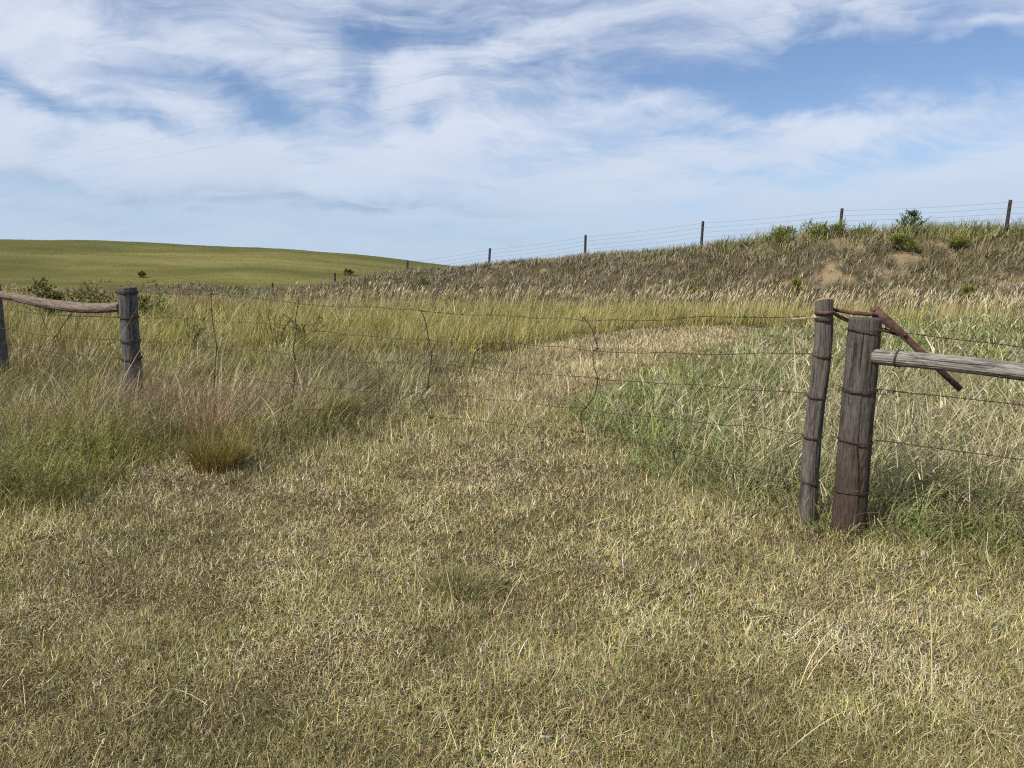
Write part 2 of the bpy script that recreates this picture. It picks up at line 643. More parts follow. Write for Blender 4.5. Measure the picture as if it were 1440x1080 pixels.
def blade_mat(name, trans=.15, rough=.55, spec=.25):
    m, T, o = new_mat(name)
    a = T.n('ShaderNodeAttribute', attribute_name='col')
    geo = T.n('ShaderNodeNewGeometry')
    nz = T.noise(geo.outputs['Position'], 22, 2, .5)
    c = T.mix(T.rng(nz.outputs[0], .3, .7, .0, .5), a.outputs['Color'], (.62, .60, .55, 1), 'MULTIPLY')
    b = T.n('ShaderNodeBsdfPrincipled')
    T.lk(c, b.inputs['Base Color'])
    b.inputs['Roughness'].default_value = rough
    b.inputs['Specular IOR Level'].default_value = spec
    t = T.n('ShaderNodeBsdfTranslucent')
    T.lk(c, t.inputs[0])
    mx = T.n('ShaderNodeMixShader')
    mx.inputs[0].default_value = trans
    T.lk(b.outputs[0], mx.inputs[1])
    T.lk(t.outputs[0], mx.inputs[2])
    T.lk(mx.outputs[0], o.inputs[0])
    return m


def wood_mat(name, light, dark, stain=None, stain_z=(0, 1), cut=None, top=None):
    m, T, o = new_mat(name)
    g = T.n('ShaderNodeAttribute', attribute_name='grain').outputs['Vector']
    gr = T.noise(T.mapping(g, sc=(1, 1, .09)), 130, 6, .68).outputs[0]
    gr2 = T.noise(T.mapping(g, loc=(3, 1, 4), sc=(1, 1, .16)), 34, 6, .68).outputs[0]
    bl = T.noise(T.mapping(g, loc=(1, 7, 2), sc=(1, 1, .5)), 9, 4, .6).outputs[0]
    c = T.mix(T.rng(gr, .35, .66), dark, light)
    c = T.mix(T.rng(gr2, .38, .5, .75, 0), c, tuple(v * .35 for v in dark[:3]) + (1,))
    c = T.mix(T.rng(bl, .40, .62, 0, .45), c, tuple(v * .62 for v in light[:3]) + (1,))
    fine = T.noise(T.mapping(g, loc=(5, 2, 8), sc=(1, 1, .03)), 75, 3, .5).outputs[0]
    c = T.mix(T.rng(fine, .34, .42, .8, 0), c, tuple(v * .25 for v in dark[:3]) + (1,))
    sp_ = T.noise(g, 55, 3, .6).outputs[0]
    c = T.mix(T.rng(sp_, .60, .70, 0, .55), c, tuple(v * 1.35 for v in light[:3]) + (1,))
    sep = T.n('ShaderNodeSeparateXYZ')
    T.lk(g, sep.inputs[0])
    if stain:
        zz = T.math('ADD', sep.outputs[2], T.math('MULTIPLY', T.math('SUBTRACT', bl, .5), .5))
        f = T.rng(zz, stain_z[1], stain_z[0], 0, 1)
        f = T.math('MULTIPLY', f, T.rng(gr2, .3, .6, .55, .95))
        c = T.mix(f, c, T.mix(T.rng(gr, .36, .62), tuple(v * .5 for v in stain[:3]) + (1,), tuple(v * 1.25 for v in stain[:3]) + (1,)))
    if cut:
        f = T.rng(sep.outputs[2], top - .012, top - .004, 0, 1)
        c = T.mix(f, c, T.mix(T.rng(gr, .3, .7), cut, tuple(v * .6 for v in cut[:3]) + (1,)))
    b = T.n('ShaderNodeBsdfPrincipled')
    T.lk(c, b.inputs['Base Color'])
    b.inputs['Roughness'].default_value = .85
    b.inputs['Specular IOR Level'].default_value = .2
    bp = T.n('ShaderNodeBump')
    bp.inputs['Strength'].default_value = .7
    bp.inputs['Distance'].default_value = .006
    T.lk(T.math('ADD', gr, T.math('MULTIPLY', gr2, .8)), bp.inputs['Height'])
    T.lk(bp.outputs[0], b.inputs['Normal'])
    T.lk(b.outputs[0], o.inputs[0])
    return m


def metal_mat(name, a, b_, rough=.75, metallic=.3, scale=60):
    m, T, o = new_mat(name)
    tc = T.n('ShaderNodeTexCoord').outputs['Object']
    n = T.noise(tc, scale, 5, .65).outputs[0]
    n2 = T.noise(tc, scale * .15, 3, .6).outputs[0]
    c = T.mix(T.rng(n, .35, .65), a, b_)
    c = T.mix(T.rng(n2, .4, .65, 0, .5), c, tuple(v * .5 for v in a[:3]) + (1,))
    b = T.n('ShaderNodeBsdfPrincipled')
    T.lk(c, b.inputs['Base Color'])
    b.inputs['Roughness'].default_value = rough
    b.inputs['Metallic'].default_value = metallic
    bp = T.n('ShaderNodeBump')
    bp.inputs['Strength'].default_value = .4
    bp.inputs['Distance'].default_value = .002
    T.lk(n, bp.inputs['Height'])
    T.lk(bp.outputs[0], b.inputs['Normal'])
    T.lk(b.outputs[0], o.inputs[0])
    return m


def ground_mat():
    m, T, o = new_mat('ground')
    a = T.n('ShaderNodeAttribute', attribute_name='gcol').outputs['Color']
    pos = T.n('ShaderNodeNewGeometry').outputs['Position']
    n1 = T.noise(pos, 60, 6, .7).outputs[0]
    n2 = T.noise(T.mapping(pos, rot=(0, 0, .4), sc=(1, 2.2, 1)), 5, 6, .65).outputs[0]
    n3 = T.noise(T.mapping(pos, sc=(.5, 1.4, 1)), .55, 6, .65).outputs[0]
    c = T.mix(T.rng(n1, .36, .66, .75, 0), a, (.42, .40, .36, 1), 'MULTIPLY')
    c = T.mix(T.rng(n2, .35, .65, .6, 0), c, (.62, .60, .55, 1), 'MULTIPLY')
    c = T.mix(T.rng(n3, .38, .62, .5, 0), c, (.74, .74, .66, 1), 'MULTIPLY')
    b = T.n('ShaderNodeBsdfPrincipled')
    T.lk(c, b.inputs['Base Color'])
    b.inputs['Roughness'].default_value = .95
    b.inputs['Specular IOR Level'].default_value = .1
    bp = T.n('ShaderNodeBump')
    bp.inputs['Strength'].default_value = .8
    bp.inputs['Distance'].default_value = .08
    T.lk(T.math('ADD', T.math('MULTIPLY', n1, .2), n2), bp.inputs['Height'])
    T.lk(bp.outputs[0], b.inputs['Normal'])
    T.lk(b.outputs[0], o.inputs[0])
    return m


M_GRASS = blade_mat('grass_blade', .18)
M_DRY = blade_mat('dry_blade', .12, .6, .2)
M_LEAF = blade_mat('leaf', .40, .5, .3)
M_HILL = blade_mat('hill_blade', .48, .7, .1)
M_GROUND = ground_mat()
M_POST = wood_mat('weathered_red_post', (.128, .110, .095, 1), (.050, .041, .035, 1), (.060, .036, .027, 1), (.55, 1.1))
def stick_mat(top):
    return wood_mat('weathered_grey_stick', (.165, .142, .124, 1), (.072, .060, .052, 1), cut=(.40, .25, .14, 1), top=top)
M_RAIL = wood_mat('weathered_grey_rail', (.30, .275, .24, 1), (.13, .115, .10, 1))
M_BARK = wood_mat('barky_brown_rail', (.24, .185, .145, 1), (.10, .074, .057, 1))
M_OLD = wood_mat('dark_old_post', (.150, .143, .136, 1), (.050, .047, .044, 1))
M_HILLPOST = wood_mat('dark_hill_post', (.07, .06, .055, 1), (.03, .026, .024, 1))
M_WIRE = metal_mat('rusty_wire', (.055, .035, .026, 1), (.10, .06, .042, 1), .7, .4)
M_GALV = metal_mat('grey_wire', (.20, .20, .20, 1), (.13, .12, .12, 1), .6, .4)
M_CABLE = metal_mat('bright_cable', (.36, .36, .37, 1), (.30, .30, .31, 1), .5, .2)
M_RUST = metal_mat('rusty_iron', (.085, .042, .030, 1), (.16, .080, .055, 1), .8, .3, 45)
M_STEM = metal_mat('woody_stem', (.13, .09, .055, 1), (.20, .15, .09, 1), .9, 0, 30)

# ------------------------------------------------------------------ ground: one sheet to the horizon
def build_ground():
    ang = np.concatenate([np.linspace(-48, 48, 460), np.linspace(48, 312, 90)[1:-1]])
    ang = np.radians(ang)
    rr = np.concatenate([np.linspace(.15, 1.5, 10), np.geomspace(1.6, 70, 300), np.geomspace(71, 240, 130), np.geomspace(250, 3500, 26)])
    A, R = np.meshgrid(ang, rr)
    X, Y = R * np.sin(A), R * np.cos(A)
    Z = height(X, Y)
    na, nr = len(ang), len(rr)
    V = np.concatenate([np.stack([X, Y, Z], -1).reshape(-1, 3), [[0, 0, float(height(0, 0))]]])
    i = np.arange(nr - 1)[:, None] * na
    j = np.arange(na)[None]
    j2 = (j + 1) % na
    q = np.stack([i + j, i + j2, i + na + j2, i + na + j], -1).reshape(-1, 4)[:, ::-1]
    tri = np.stack([np.arange(na), np.full(na, nr * na), (np.arange(na) + 1) % na], -1)
    flat = np.concatenate([q.ravel(), tri.ravel()])
    tot = np.concatenate([np.full(len(q), 4), np.full(len(tri), 3)])
    st = np.concatenate([[0], np.cumsum(tot)[:-1]])
    o = mesh_np('ground', V, flat, st, tot, M_GROUND, smooth=True)
    x, y = V[:, 0], V[:, 1]
    thatch, soil = lin(102, 91, 66), lin(156, 138, 110)
    hillA, hillB, hillC = lin(118, 115, 63), lin(136, 129, 77), lin(104, 105, 57)
    C = np.tile(thatch, (len(V), 1))
    q_, s_ = bank_qs(x, y)
    nb = fbm(s_, q_ * 1.5, .95, 41, 4) + .025 - .13 * sstep(3, 16, s_)
    near = (np.hypot(x, y) < 40) & (y > 6)
    lw = np.zeros(len(V))
    lw[near] = sstep(6.3, 11, y[near]) * sstep(.1, -.5, edge(x[near], y[near]))
    C = C * (1 - lw[:, None]) + lin(128, 114, 86) * lw[:, None]
    wb = sstep(-1, .8, q_) * (1 - sstep(9, 13, q_)) * sstep(72, 60, s_)
    bankc = lin(100, 90, 70) * (1 - sstep(.60, .68, nb))[:, None] + soil * sstep(.60, .68, nb)[:, None]
    C = C * (1 - wb[:, None]) + bankc * wb[:, None]
    wh = sstep(36, 62, y) * (1 - wb)
    nh = .55 * fbm(x * .42, y * 1.0, 16, 51, 4) + .45 * fbm(x * .5, y, 5.5, 53, 3)
    nh2 = fbm(x * .35, y, 5, 57, 3)
    hc = hillA + (hillB - hillA) * sstep(.45, .7, nh)[:, None] + (hillC - hillA) * sstep(.55, .35, nh)[:, None]
    nh4 = fbm(x * .10, y, 2.6, 59, 3)
    hc = hc * (.62 + .40 * nh2[:, None] + .34 * nh4[:, None])
    C = C * (1 - wh[:, None]) + hc * wh[:, None]
    a = o.data.attributes.new('gcol', 'FLOAT_COLOR', 'POINT')
    c4 = np.ones((len(V), 4), np.float32)
    c4[:, :3] = C
    a.data.foreach_set('color', c4.ravel())
    tag(o, 'rolling prairie ground with mown track, cut bank and grassy hill', 'ground', kind='structure')


build_ground()

# ------------------------------------------------------------------ grass cover
STRAW, STRAW2, PALE = lin(186, 168, 116), lin(160, 140, 96), lin(208, 194, 154)
BROWN, RUSSET, GREYB = lin(126, 102, 70), lin(150, 104, 76), lin(140, 124, 102)
GREEN, DGREEN, YGREEN = lin(126, 128, 62), lin(90, 98, 46), lin(156, 150, 74)
OLIVE, SAGE, BGREEN = lin(126, 116, 60), lin(132, 132, 96), lin(108, 128, 60)
TANPINK = lin(180, 156, 128)


def scatter(n, y0, y1, t0=-.82, t1=.82):
    """even per unit of picture: log-even in depth"""
    t = RNG.uniform(t0, t1, n)
    y = np.exp(RNG.uniform(math.log(y0), math.log(y1), n))
    return t * y, y


def P3(x, y, dz=0.0):
    return np.stack([x, y, height(x, y) + dz], 1)


def gauss(x, y, px, py, r):
    g = gnd(px, py)
    return np.exp(-((x - g[0]) ** 2 + (y - g[1]) ** 2) / (r * r))


def short_grass():
    parts = []
    # dense curly mat
    x, y = scatter(1130000, 1.6, 34, -1.1, 1.1)
    k = (edge(x, y) < .25) & (RNG.random(len(x)) < .62 + .38 * np.maximum(sstep(.30, .50, fbm(x, y, .35, 141, 3)), sstep(6, 10, y)))
    x, y = x[k], y[k]
    n = len(x)
    d = np.hypot(x, y)
    g1 = fbm(x, y, 1.5, 101, 3)
    g2 = fbm(x, y, .45, 111, 2)
    green = sstep(.42, .66, g1 * .65 + g2 * .35 + .16 * (gauss(x, y, 650, 840, .5) + gauss(x, y, 900, 900, .6) + gauss(x, y, 560, 1000, .45) + gauss(x, y, 270, 860, .35) + gauss(x, y, 1050, 960, .4) + gauss(x, y, 1300, 790, .6)))
    brown = sstep(.5, .7, fbm(x, y, .9, 121, 3))
    lanew = sstep(6.3, 10.5, y) * sstep(-.1, -.7, edge(x, y))
    gold = .6 * lanew + gauss(x, y, 560, 720, 1.6) + gauss(x, y, 330, 705, 1.0) + .8 * gauss(x, y, 760, 690, 1.3) + .9 * sstep(9, 14, y)
    ed = edge(x, y)
    side = np.exp(-(ed / .55) ** 2)
    g3 = fbm(x, y, 3.2, 131, 3)
    sagey = 1.1 * gauss(x, y, 470, 625, 1.1) + .8 * gauss(x, y, 600, 590, .9) + .7 * gauss(x, y, 690, 610, .5) + .8 * gauss(x, y, 760, 590, .6) + .6 * side
    green = np.clip(green + .8 * sstep(.50, .64, g3) + .5 * sagey, 0, 1.8)
    gold = gold * (1 - .6 * np.clip(sagey, 0, 1))
    green = green * (1 - .75 * lanew)
    brown = brown * (1 - .8 * lanew)
    w = np.stack([.34 + .3 * gold, .34 + .12 * brown, .13 + .05 * gold + .35 * lanew, .13 + .35 * brown, .07 + .62 * green, .03 + .22 * green, .16 + .5 * green, .10 + .3 * sstep(.5, .3, g3)], 1)
    col = pick(n, [lin(184, 168, 124), lin(164, 147, 108), lin(206, 194, 160), lin(128, 109, 82), lin(128, 121, 70), lin(110, 114, 64), lin(138, 134, 90), lin(146, 134, 112)], w, .34)
    tone = np.exp(.85 * (fbm(x, y, .30, 151, 2) - .5) + .75 * (fbm(x, y, 1.15, 161, 2) - .5)) * (1 + .10 * lanew)
    lc = np.array([lin(152, 136, 102), lin(136, 120, 92), lin(170, 154, 120), lin(132, 124, 86)])[RNG.integers(0, 4, n)]
    f = (lanew * .7 * RNG.uniform(.6, 1.2, n))[:, None]
    col = np.clip((col * (1 - f) + lc * f) * tone[:, None] * (1.05 + .20 * (1 - sstep(4, 7, y)))[:, None], .01, .75)
    L = RNG.gamma(6, .0066, n) * (.75 + .7 * g2) * (1 + 1.1 * np.clip(sagey, 0, 1.2) + .25 * np.clip(green, 0, 1)) * (1 + 1.9 * lanew)
    parts.append(blades(P3(x, y, RNG.uniform(0, .012, n)), RNG.uniform(0, 2 * math.pi, n), L, np.maximum(.0028, d * .00078) * RNG.uniform(.6, 1.5, n),
                        RNG.uniform(.35, 1.6, n), RNG.normal(.6, 1.6, n) * (1 - .6 * lanew), col, 4, twist=RNG.normal(0, 2.2, n) * (1 - .6 * lanew)))
    # low tufts that stand a little above the mat
    cx, cy = scatter(2200, 1.7, 26, -1.1, 1.1)
    k = edge(cx, cy) < .1
    cx, cy = cx[k], cy[k]
    m = 26
    n = len(cx) * m
    x = np.repeat(cx, m) + RNG.normal(0, .03, n)
    y = np.repeat(cy, m) + RNG.normal(0, .03, n)
    d = np.hypot(x, y)
    cc = pick(len(cx), [STRAW, STRAW2, OLIVE, GREEN, GREYB], [.28, .2, .26, .12, .16], .16)
    col = np.clip(np.repeat(cc, m, 0) * np.exp(RNG.normal(0, .2, (n, 1))), .01, .7)
    yaw = np.arctan2(y - np.repeat(cy, m), x - np.repeat(cx, m)) + RNG.normal(0, .6, n)
    parts.append(blades(P3(x, y), yaw, RNG.uniform(.03, .085, n), np.maximum(.0026, d * .0008), RNG.uniform(.2, 1.3, n), RNG.normal(1.2, 1.3, n), col, 4, twist=RNG.normal(0, 1.6, n)))
    o = link_blades('short_grass', parts, M_DRY)
    tag(o, 'short dry mown grass covering the foreground and the track through the gate', 'grass', kind='stuff')


def straw_litter():
    parts = []
    x, y = scatter(300, 1.9, 12)
    k = edge(x, y) < .3
    x, y = x[k], y[k]
    n = len(x)
    col = pick(n, [PALE, STRAW, STRAW2, lin(210, 195, 150)], None, .15)
    parts.append(blades(P3(x, y, .03), RNG.uniform(0, 2 * math.pi, n), RNG.uniform(.08, .30, n), np.maximum(.0026, y * .0006), RNG.uniform(1.1, 1.55, n),
                        RNG.uniform(-.3, .8, n), col, 6, tip=.4))
    # the long arched stems at the lower right
    for (bx, by, L, yaw, ln, cu) in ((1122, 972, .62, .75, .55, 1.75), (1128, 968, .5, .6, .7, 1.3), (1310, 985, .38, 1.2, .35, .5), (1440, 1060, .5, 2.7, 1.2, .3),
                                     (1090, 1075, .42, .5, 1.1, .5), (1240, 850, .36, .4, 1.2, .3), (640, 870, .3, 1.9, .5, .5), (700, 870, .3, 1.1, .8, .6), (1110, 900, .4, .6, 1.1, .4)):
        p = gnd(bx, by)
        parts.append(blades(np.array([[p[0], p[1], float(height(p[0], p[1]))]]), np.array([yaw]), L, .0036, ln, cu, np.array([lin(204, 188, 142)]), 12, np.array([.2]), .5))
    o = link_blades('straw_stems', parts, M_DRY)
    tag(o, 'loose pale straw stems lying on the short foreground grass', 'straw', kind='stuff')


def clumped(n, m, y0, y1, spread, keep, t0=-.82, t1=.82):
    cx, cy = scatter(n, y0, y1, t0, t1)
    k = keep(cx, cy)
    cx, cy = cx[k], cy[k]
    n = len(cx) * m
    s = np.repeat(spread * (1 + cy * .02), m)
    x = np.repeat(cx, m) + RNG.normal(0, 1, n) * s
    y = np.repeat(cy, m) + RNG.normal(0, 1, n) * s
    return cx, cy, x, y, np.arctan2(y - np.repeat(cy, m), x - np.repeat(cx, m)), np.repeat(np.arange(len(cx)), m)


def lane_side(x, y):
    """> 0 right of the track"""
    pts = [gnd(a, b) for a, b in ((720, 1080), (700, 760), (705, 620), (725, 560), (790, 510), (885, 484), (1040, 469), (1140, 461), (1500, 455))]
    lx = np.interp(y, [p[1] for p in pts], [p[0] for p in pts])
    far = y > pts[-1][1]
    return np.where(far, -1, x - lx)


def left_grass():
    parts = []
    keep = lambda x, y: (edge(x, y) > 0) & (lane_side(x, y) < 0) & (y < 30)
    cx, cy, x, y, ya, ci = clumped(11500, 20, 4.2, 30, .062, keep, -.98, .3)
    n = len(x)
    e = edge(cx, cy)
    g1 = fbm(cx, cy, 1.6, 201, 3)
    red = 1.25 * gauss(cx, cy, 255, 600, 1.0) + .8 * gauss(cx, cy, 320, 585, .9) + .9 * gauss(cx, cy, 185, 590, .7)
    tonec = np.exp(1.2 * (fbm(cx, cy, .55, 221, 2) - .5))
    grn = .9 * sstep(.55, .7, fbm(cx, cy, .7, 231, 2)) + 1.2 * gauss(cx, cy, 60, 690, 1.6) + .9 * gauss(cx, cy, 420, 605, .9) + .5 * gauss(cx, cy, 100, 640, 1.5)
    gry = 1.0 * gauss(cx, cy, 540, 590, 1.7) + .6 * gauss(cx, cy, 120, 590, 2.0) + .8 * sstep(8.5, 10.5, cy) * sstep(-.34, -.2, cx / cy)
    belt = sstep(14.0, 17.5, cy + (fbm(cx, cy, 2.5, 207, 2) - .5) * 5) * (1 - sstep(.15, .6, sstep(-.42, -.65, cx / cy)) * .65)
    lb = sstep(-.45, -.62, cx / cy) * sstep(8, 12, cy) * (1 - sstep(22, 27, cy))
    grn = grn * (1 - belt)
    gry = gry * (1 - belt)
    #      straw       pale        brown       tanpink     russet      green        ygreen      sage        greyb     dgreen
    w = np.stack([.14 + .3 * belt + .2 * lb, .08 + 0 * red, .12 + .25 * red + .25 * lb, .02 + 1.1 * red, .02 + .35 * red + .12 * lb, .30 * (1 - np.clip(red, 0, 1) * .8) + .4 * grn,
                  .07 + .85 * belt * (1 - lb) + .35 * grn, .16 * (1 - belt) + .35 * gry, .10 + .55 * gry + .3 * red, .07 * (1 - belt) + .12 * grn], 1)
    pal = [lin(164, 148, 104), PALE, lin(126, 108, 80), TANPINK, lin(136, 106, 82), GREEN, YGREEN, lin(136, 137, 98), lin(138, 128, 104), DGREEN]
    cc = pick(len(cx), pal, w, .26)
    cw = pick(n, pal, w[ci], .3)
    mixf = RNG.uniform(.0, .55, (n, 1))
    col = cc[ci] * (1 - mixf) + cw * mixf
    col = np.clip(col * tonec[ci][:, None], .01, .75)
    hmax = np.exp(RNG.normal(-.06, .36, len(cx))) * (.20 + .34 * g1 + .14 * np.clip(red, 0, 1) + .10 * belt) * (.35 + .65 * sstep(0, .9, e)) * (1 - .12 * np.clip(gry, 0, 1))
    H = hmax[ci] * RNG.uniform(.55, 1.25, n)
    d = np.hypot(x, y)
    yaw = np.where(RNG.random(n) < .45, RNG.normal(.1, .8, n), ya + RNG.normal(0, .5, n))
    k = edge(x, y) > -.15
    A = blades(P3(x, y), yaw, H, np.maximum(.004, d * .00082) * RNG.uniform(.5, 1.4, n), np.abs(RNG.normal(.24, .30, n)), RNG.gamma(2, .58, n), col, 4)
    parts.append(A)
    # fine dead undergrowth between the clumps
    x, y = scatter(50000, 4.2, 30, -.86, .3)
    k = keep(x, y)
    x, y = x[k], y[k]
    n = len(x)
    col = pick(n, [lin(120, 104, 72), lin(98, 82, 58), lin(112, 100, 82), OLIVE, DGREEN], None, .25)
    parts.append(blades(P3(x, y), RNG.uniform(0, 6.28, n), RNG.uniform(.1, .28, n), np.maximum(.0035, y * .0009), RNG.uniform(.2, 1.3, n), RNG.normal(.4, .7, n), col, 3))
    o = link_blades('prairie_grass', parts, M_GRASS)
    tag(o, 'tall mixed green, tan and reddish prairie grass left of the track', 'grass', kind='stuff')


def right_grass():
    parts = []
    keep = lambda x, y: (edge(x, y) > 0) & (lane_side(x, y) > 0) & (y < 27)
    cx, cy, x, y, ya, ci = clumped(6600, 22, 2.4, 27, .085, keep, .0, 1.15)
    n = len(x)
    e = edge(cx, cy)
    g1 = fbm(cx, cy, 1.3, 301, 3)
    grn = 1.1 * gauss(cx, cy, 850, 610, 1.0) + .9 * gauss(cx, cy, 960, 650, .9) + .8 * gauss(cx, cy, 940, 575, 1.3) + .8 * gauss(cx, cy, 1350, 775, .5) \
        + .7 * gauss(cx, cy, 1090, 735, .5) + 1.2 * sstep(13, 19, cy) * sstep(.38, .52, cx / cy) + .7 * (1 - sstep(.0, .5, e)) + .5 * sstep(.5, .62, g1)
    dry = 1.0 * gauss(cx, cy, 1100, 640, 1.2) + 1.0 * gauss(cx, cy, 1400, 640, 1.4) + .6 * gauss(cx, cy, 1330, 560, 2.0) + .5 * sstep(.5, .36, g1)
    w = np.stack([.30 + .45 * dry, .20 + .38 * dry, .16 + .35 * dry, .22 + .75 * grn, .10 + .30 * grn, .06 + .32 * grn, .14 + 0 * grn], 1)
    pal = [lin(150, 138, 102), lin(198, 188, 152), lin(104, 91, 70), lin(116, 132, 62), lin(142, 154, 90), lin(94, 108, 48), lin(140, 138, 98)]
    cw = pick(n, pal, w[ci], .36)
    cc = pick(len(cx), pal, w, .3)
    mixf = RNG.uniform(.1, .8, (n, 1))
    col = cc[ci] * (1 - mixf) + cw * mixf
    hmax = np.exp(RNG.normal(-.03, .30, len(cx))) * (.32 + .28 * g1) * (.30 + .70 * sstep(0, .7 + 1.3 * sstep(8, 14, cy), e))
    H = hmax[ci] * RNG.uniform(.6, 1.35, n)
    d = np.hypot(x, y)
    yaw = np.where(RNG.random(n) < .3, RNG.normal(.2, .9, n), ya + RNG.normal(0, .7, n))
    parts.append(blades(P3(x, y), yaw, H, np.maximum(.0075, d * .0012) * RNG.uniform(.5, 1.4, n), np.abs(RNG.normal(.3, .32, n)), RNG.gamma(2.8, .72, n), col, 5))
    x, y = scatter(46000, 2.4, 27, 0, 1.15)
    k = keep(x, y)
    x, y = x[k], y[k]
    n = len(x)
    col = pick(n, [lin(144, 128, 94), lin(118, 104, 76), lin(126, 114, 92), lin(98, 106, 52), lin(100, 112, 56)], None, .25)
    parts.append(blades(P3(x, y), RNG.uniform(0, 6.28, n), RNG.uniform(.1, .28, n), np.maximum(.005, y * .001), RNG.uniform(.2, 1.4, n), RNG.normal(.5, .7, n), col, 3))
    # tufts crowding the feet of the two posts
    for (px, py, m) in ((1192, 752, 150), (1136, 742, 90), (1260, 750, 160), (1165, 750, 60)):
        g = gnd(px, py)
        a = RNG.uniform(0, 6.28, m)
        rr = .10 + np.abs(RNG.normal(0, .06, m))
        x, y = g[0] + np.cos(a) * rr, g[1] + np.sin(a) * rr
        parts.append(blades(P3(x, y), a + RNG.normal(0, .8, m), RNG.uniform(.08, .30, m), .006 * RNG.uniform(.6, 1.3, m), np.abs(RNG.normal(.2, .3, m)), RNG.gamma(2.5, .6, m),
                            pick(m, [lin(108, 122, 58), lin(134, 144, 82), lin(86, 98, 44), lin(164, 150, 112), lin(128, 112, 84)], None, .25), 5))
    # taller dead stems with ragged heads
    x, y = scatter(3000, 3.6, 26, 0, .95)
    k = keep(x, y) & (edge(x, y) > .5) & (vn(x, y, 1.2, 317) > .35)
    x, y = x[k], y[k]
    n = len(x)
    d = np.hypot(x, y)
    yaw, ln, cu, H = RNG.uniform(0, 6.28, n), np.abs(RNG.normal(.2, .25, n)), RNG.uniform(.2, 1.1, n), RNG.uniform(.4, .8, n)
    P = P3(x, y)
    parts.append(blades(P, yaw, H, np.maximum(.0035, d * .0007), ln, cu, pick(n, [lin(186, 174, 136), lin(150, 136, 104)], None, .2), 4, tip=.6))
    for q in range(3):
        f = RNG.uniform(.45, .95, n)
        LP = P.copy()
        hh = np.zeros(n)
        zz = np.zeros(n)
        for j in range(8):
            a = ln + cu * f * (j + .5) / 8
            hh += np.sin(a) * H * f / 8
            zz += np.cos(a) * H * f / 8
        LP += np.stack([np.cos(yaw) * hh, np.sin(yaw) * hh, zz], 1)
        parts.append(blades(LP, RNG.uniform(0, 6.28, n), RNG.uniform(.10, .26, n), np.maximum(.008, d * .0013), RNG.uniform(.3, 1.3, n), RNG.uniform(.4, 1.8, n), pick(n, [lin(196, 186, 150), lin(158, 146, 112), lin(180, 172, 144)], None, .25), 4))
    o = link_blades('brome_grass', parts, M_GRASS)
    tag(o, 'coarse pale and green broad bladed grass behind the gate post on the right', 'grass', kind='stuff')


def belt_grass():
    """beyond both: the yellow green belt up to the foot of the bank, and the flat below the hill"""
    parts = []

    def keep(x, y):
        q, s = bank_qs(x, y)
        return (edge(x, y) > .1) & (q > 8.5) & ((y >= 26) | (lane_side(x, y) < 0)) & (y > 16)
    cx, cy, x, y, ya, ci = clumped(16000, 9, 16, 74, .07, keep, -.86, .9)
    n = len(x)
    q, s = bank_qs(cx, cy)
    g1 = fbm(cx, cy, 3, 401, 3)
    nearfoot = 1 - sstep(9, 14, q)
    far = sstep(31, 40, cy)
    w = np.stack([.36 + .3 * g1 - .2 * nearfoot, .25 + 0 * q, .28 + .4 * nearfoot + .5 * far, .10 + .35 * nearfoot + .5 * far, .22 + 0 * q, .12 + .2 * far], 1)
    w = np.clip(w, 0.01, 2)
    pal = [lin(154, 148, 74), lin(128, 126, 64), lin(172, 154, 110), lin(150, 135, 112), lin(166, 158, 96), lin(136, 132, 94)]
    cc = pick(len(cx), pal, w, .22)
    col = pick(n, pal, w[ci], .25) * .5 + cc[ci] * .5
    H = (.42 + .3 * g1)[ci] * RNG.uniform(.6, 1.25, n)
    d = np.hypot(x, y)
    parts.append(blades(P3(x, y), RNG.normal(.1, 1.2, n), H, d * .0008 * RNG.uniform(.6, 1.3, n), np.abs(RNG.normal(.12, .14, n)), RNG.gamma(2, .3, n), col, 3))
    o = link_blades('meadow_grass', parts, M_GRASS)
    tag(o, 'yellow green meadow grass between the track and the foot of the bank', 'grass', kind='stuff')


def seed_heads():
    parts = []

    def keep(x, y):
        q, s = bank_qs(x, y)
        return (edge(x, y) > .3) & (q > 7.5) & (q < 17) & (x / y > -.30) & (vn(x, y, 2.2, 505) > .30)
    x, y = scatter(9500, 17, 60, -.3, .85)
    k = keep(x, y)
    x, y = x[k], y[k]
    n = len(x)
    d = np.hypot(x, y)
    H = RNG.uniform(.75, 1.15, n)
    yaw = RNG.normal(.15, .5, n)
    ln, cu = np.abs(RNG.normal(.10, .08, n)), RNG.uniform(.15, .5, n)
    stem = pick(n, [lin(176, 164, 104), lin(196, 180, 130)], None, .1)
    P = P3(x, y)
    parts.append(blades(P, yaw, H, d * .00035, ln, cu, stem, 3, tip=.7))
    # plume at the tip
    segs = 3
    h, zz = np.zeros(n), np.zeros(n)
    for k in range(segs):
        a = ln + cu * (k + .5) / segs
        h += np.sin(a) * H / segs
        zz += np.cos(a) * H / segs
    tipP = P + np.stack([np.cos(yaw) * h, np.sin(yaw) * h, zz - .04], 1)
    pl = pick(n, [lin(182, 166, 132), lin(162, 146, 116), lin(200, 186, 154)], None, .12)
    for i in range(2):
        parts.append(blades(tipP, yaw + RNG.normal(0, .3, n), RNG.uniform(.14, .26, n), d * .00075, ln + cu, RNG.uniform(.2, .7, n), pl, 3, tip=.4))
    o = link_blades('seed_head_grass', parts, M_DRY)
    tag(o, 'pale feathery seed heads leaning right along the foot of the bank', 'grass', kind='stuff')


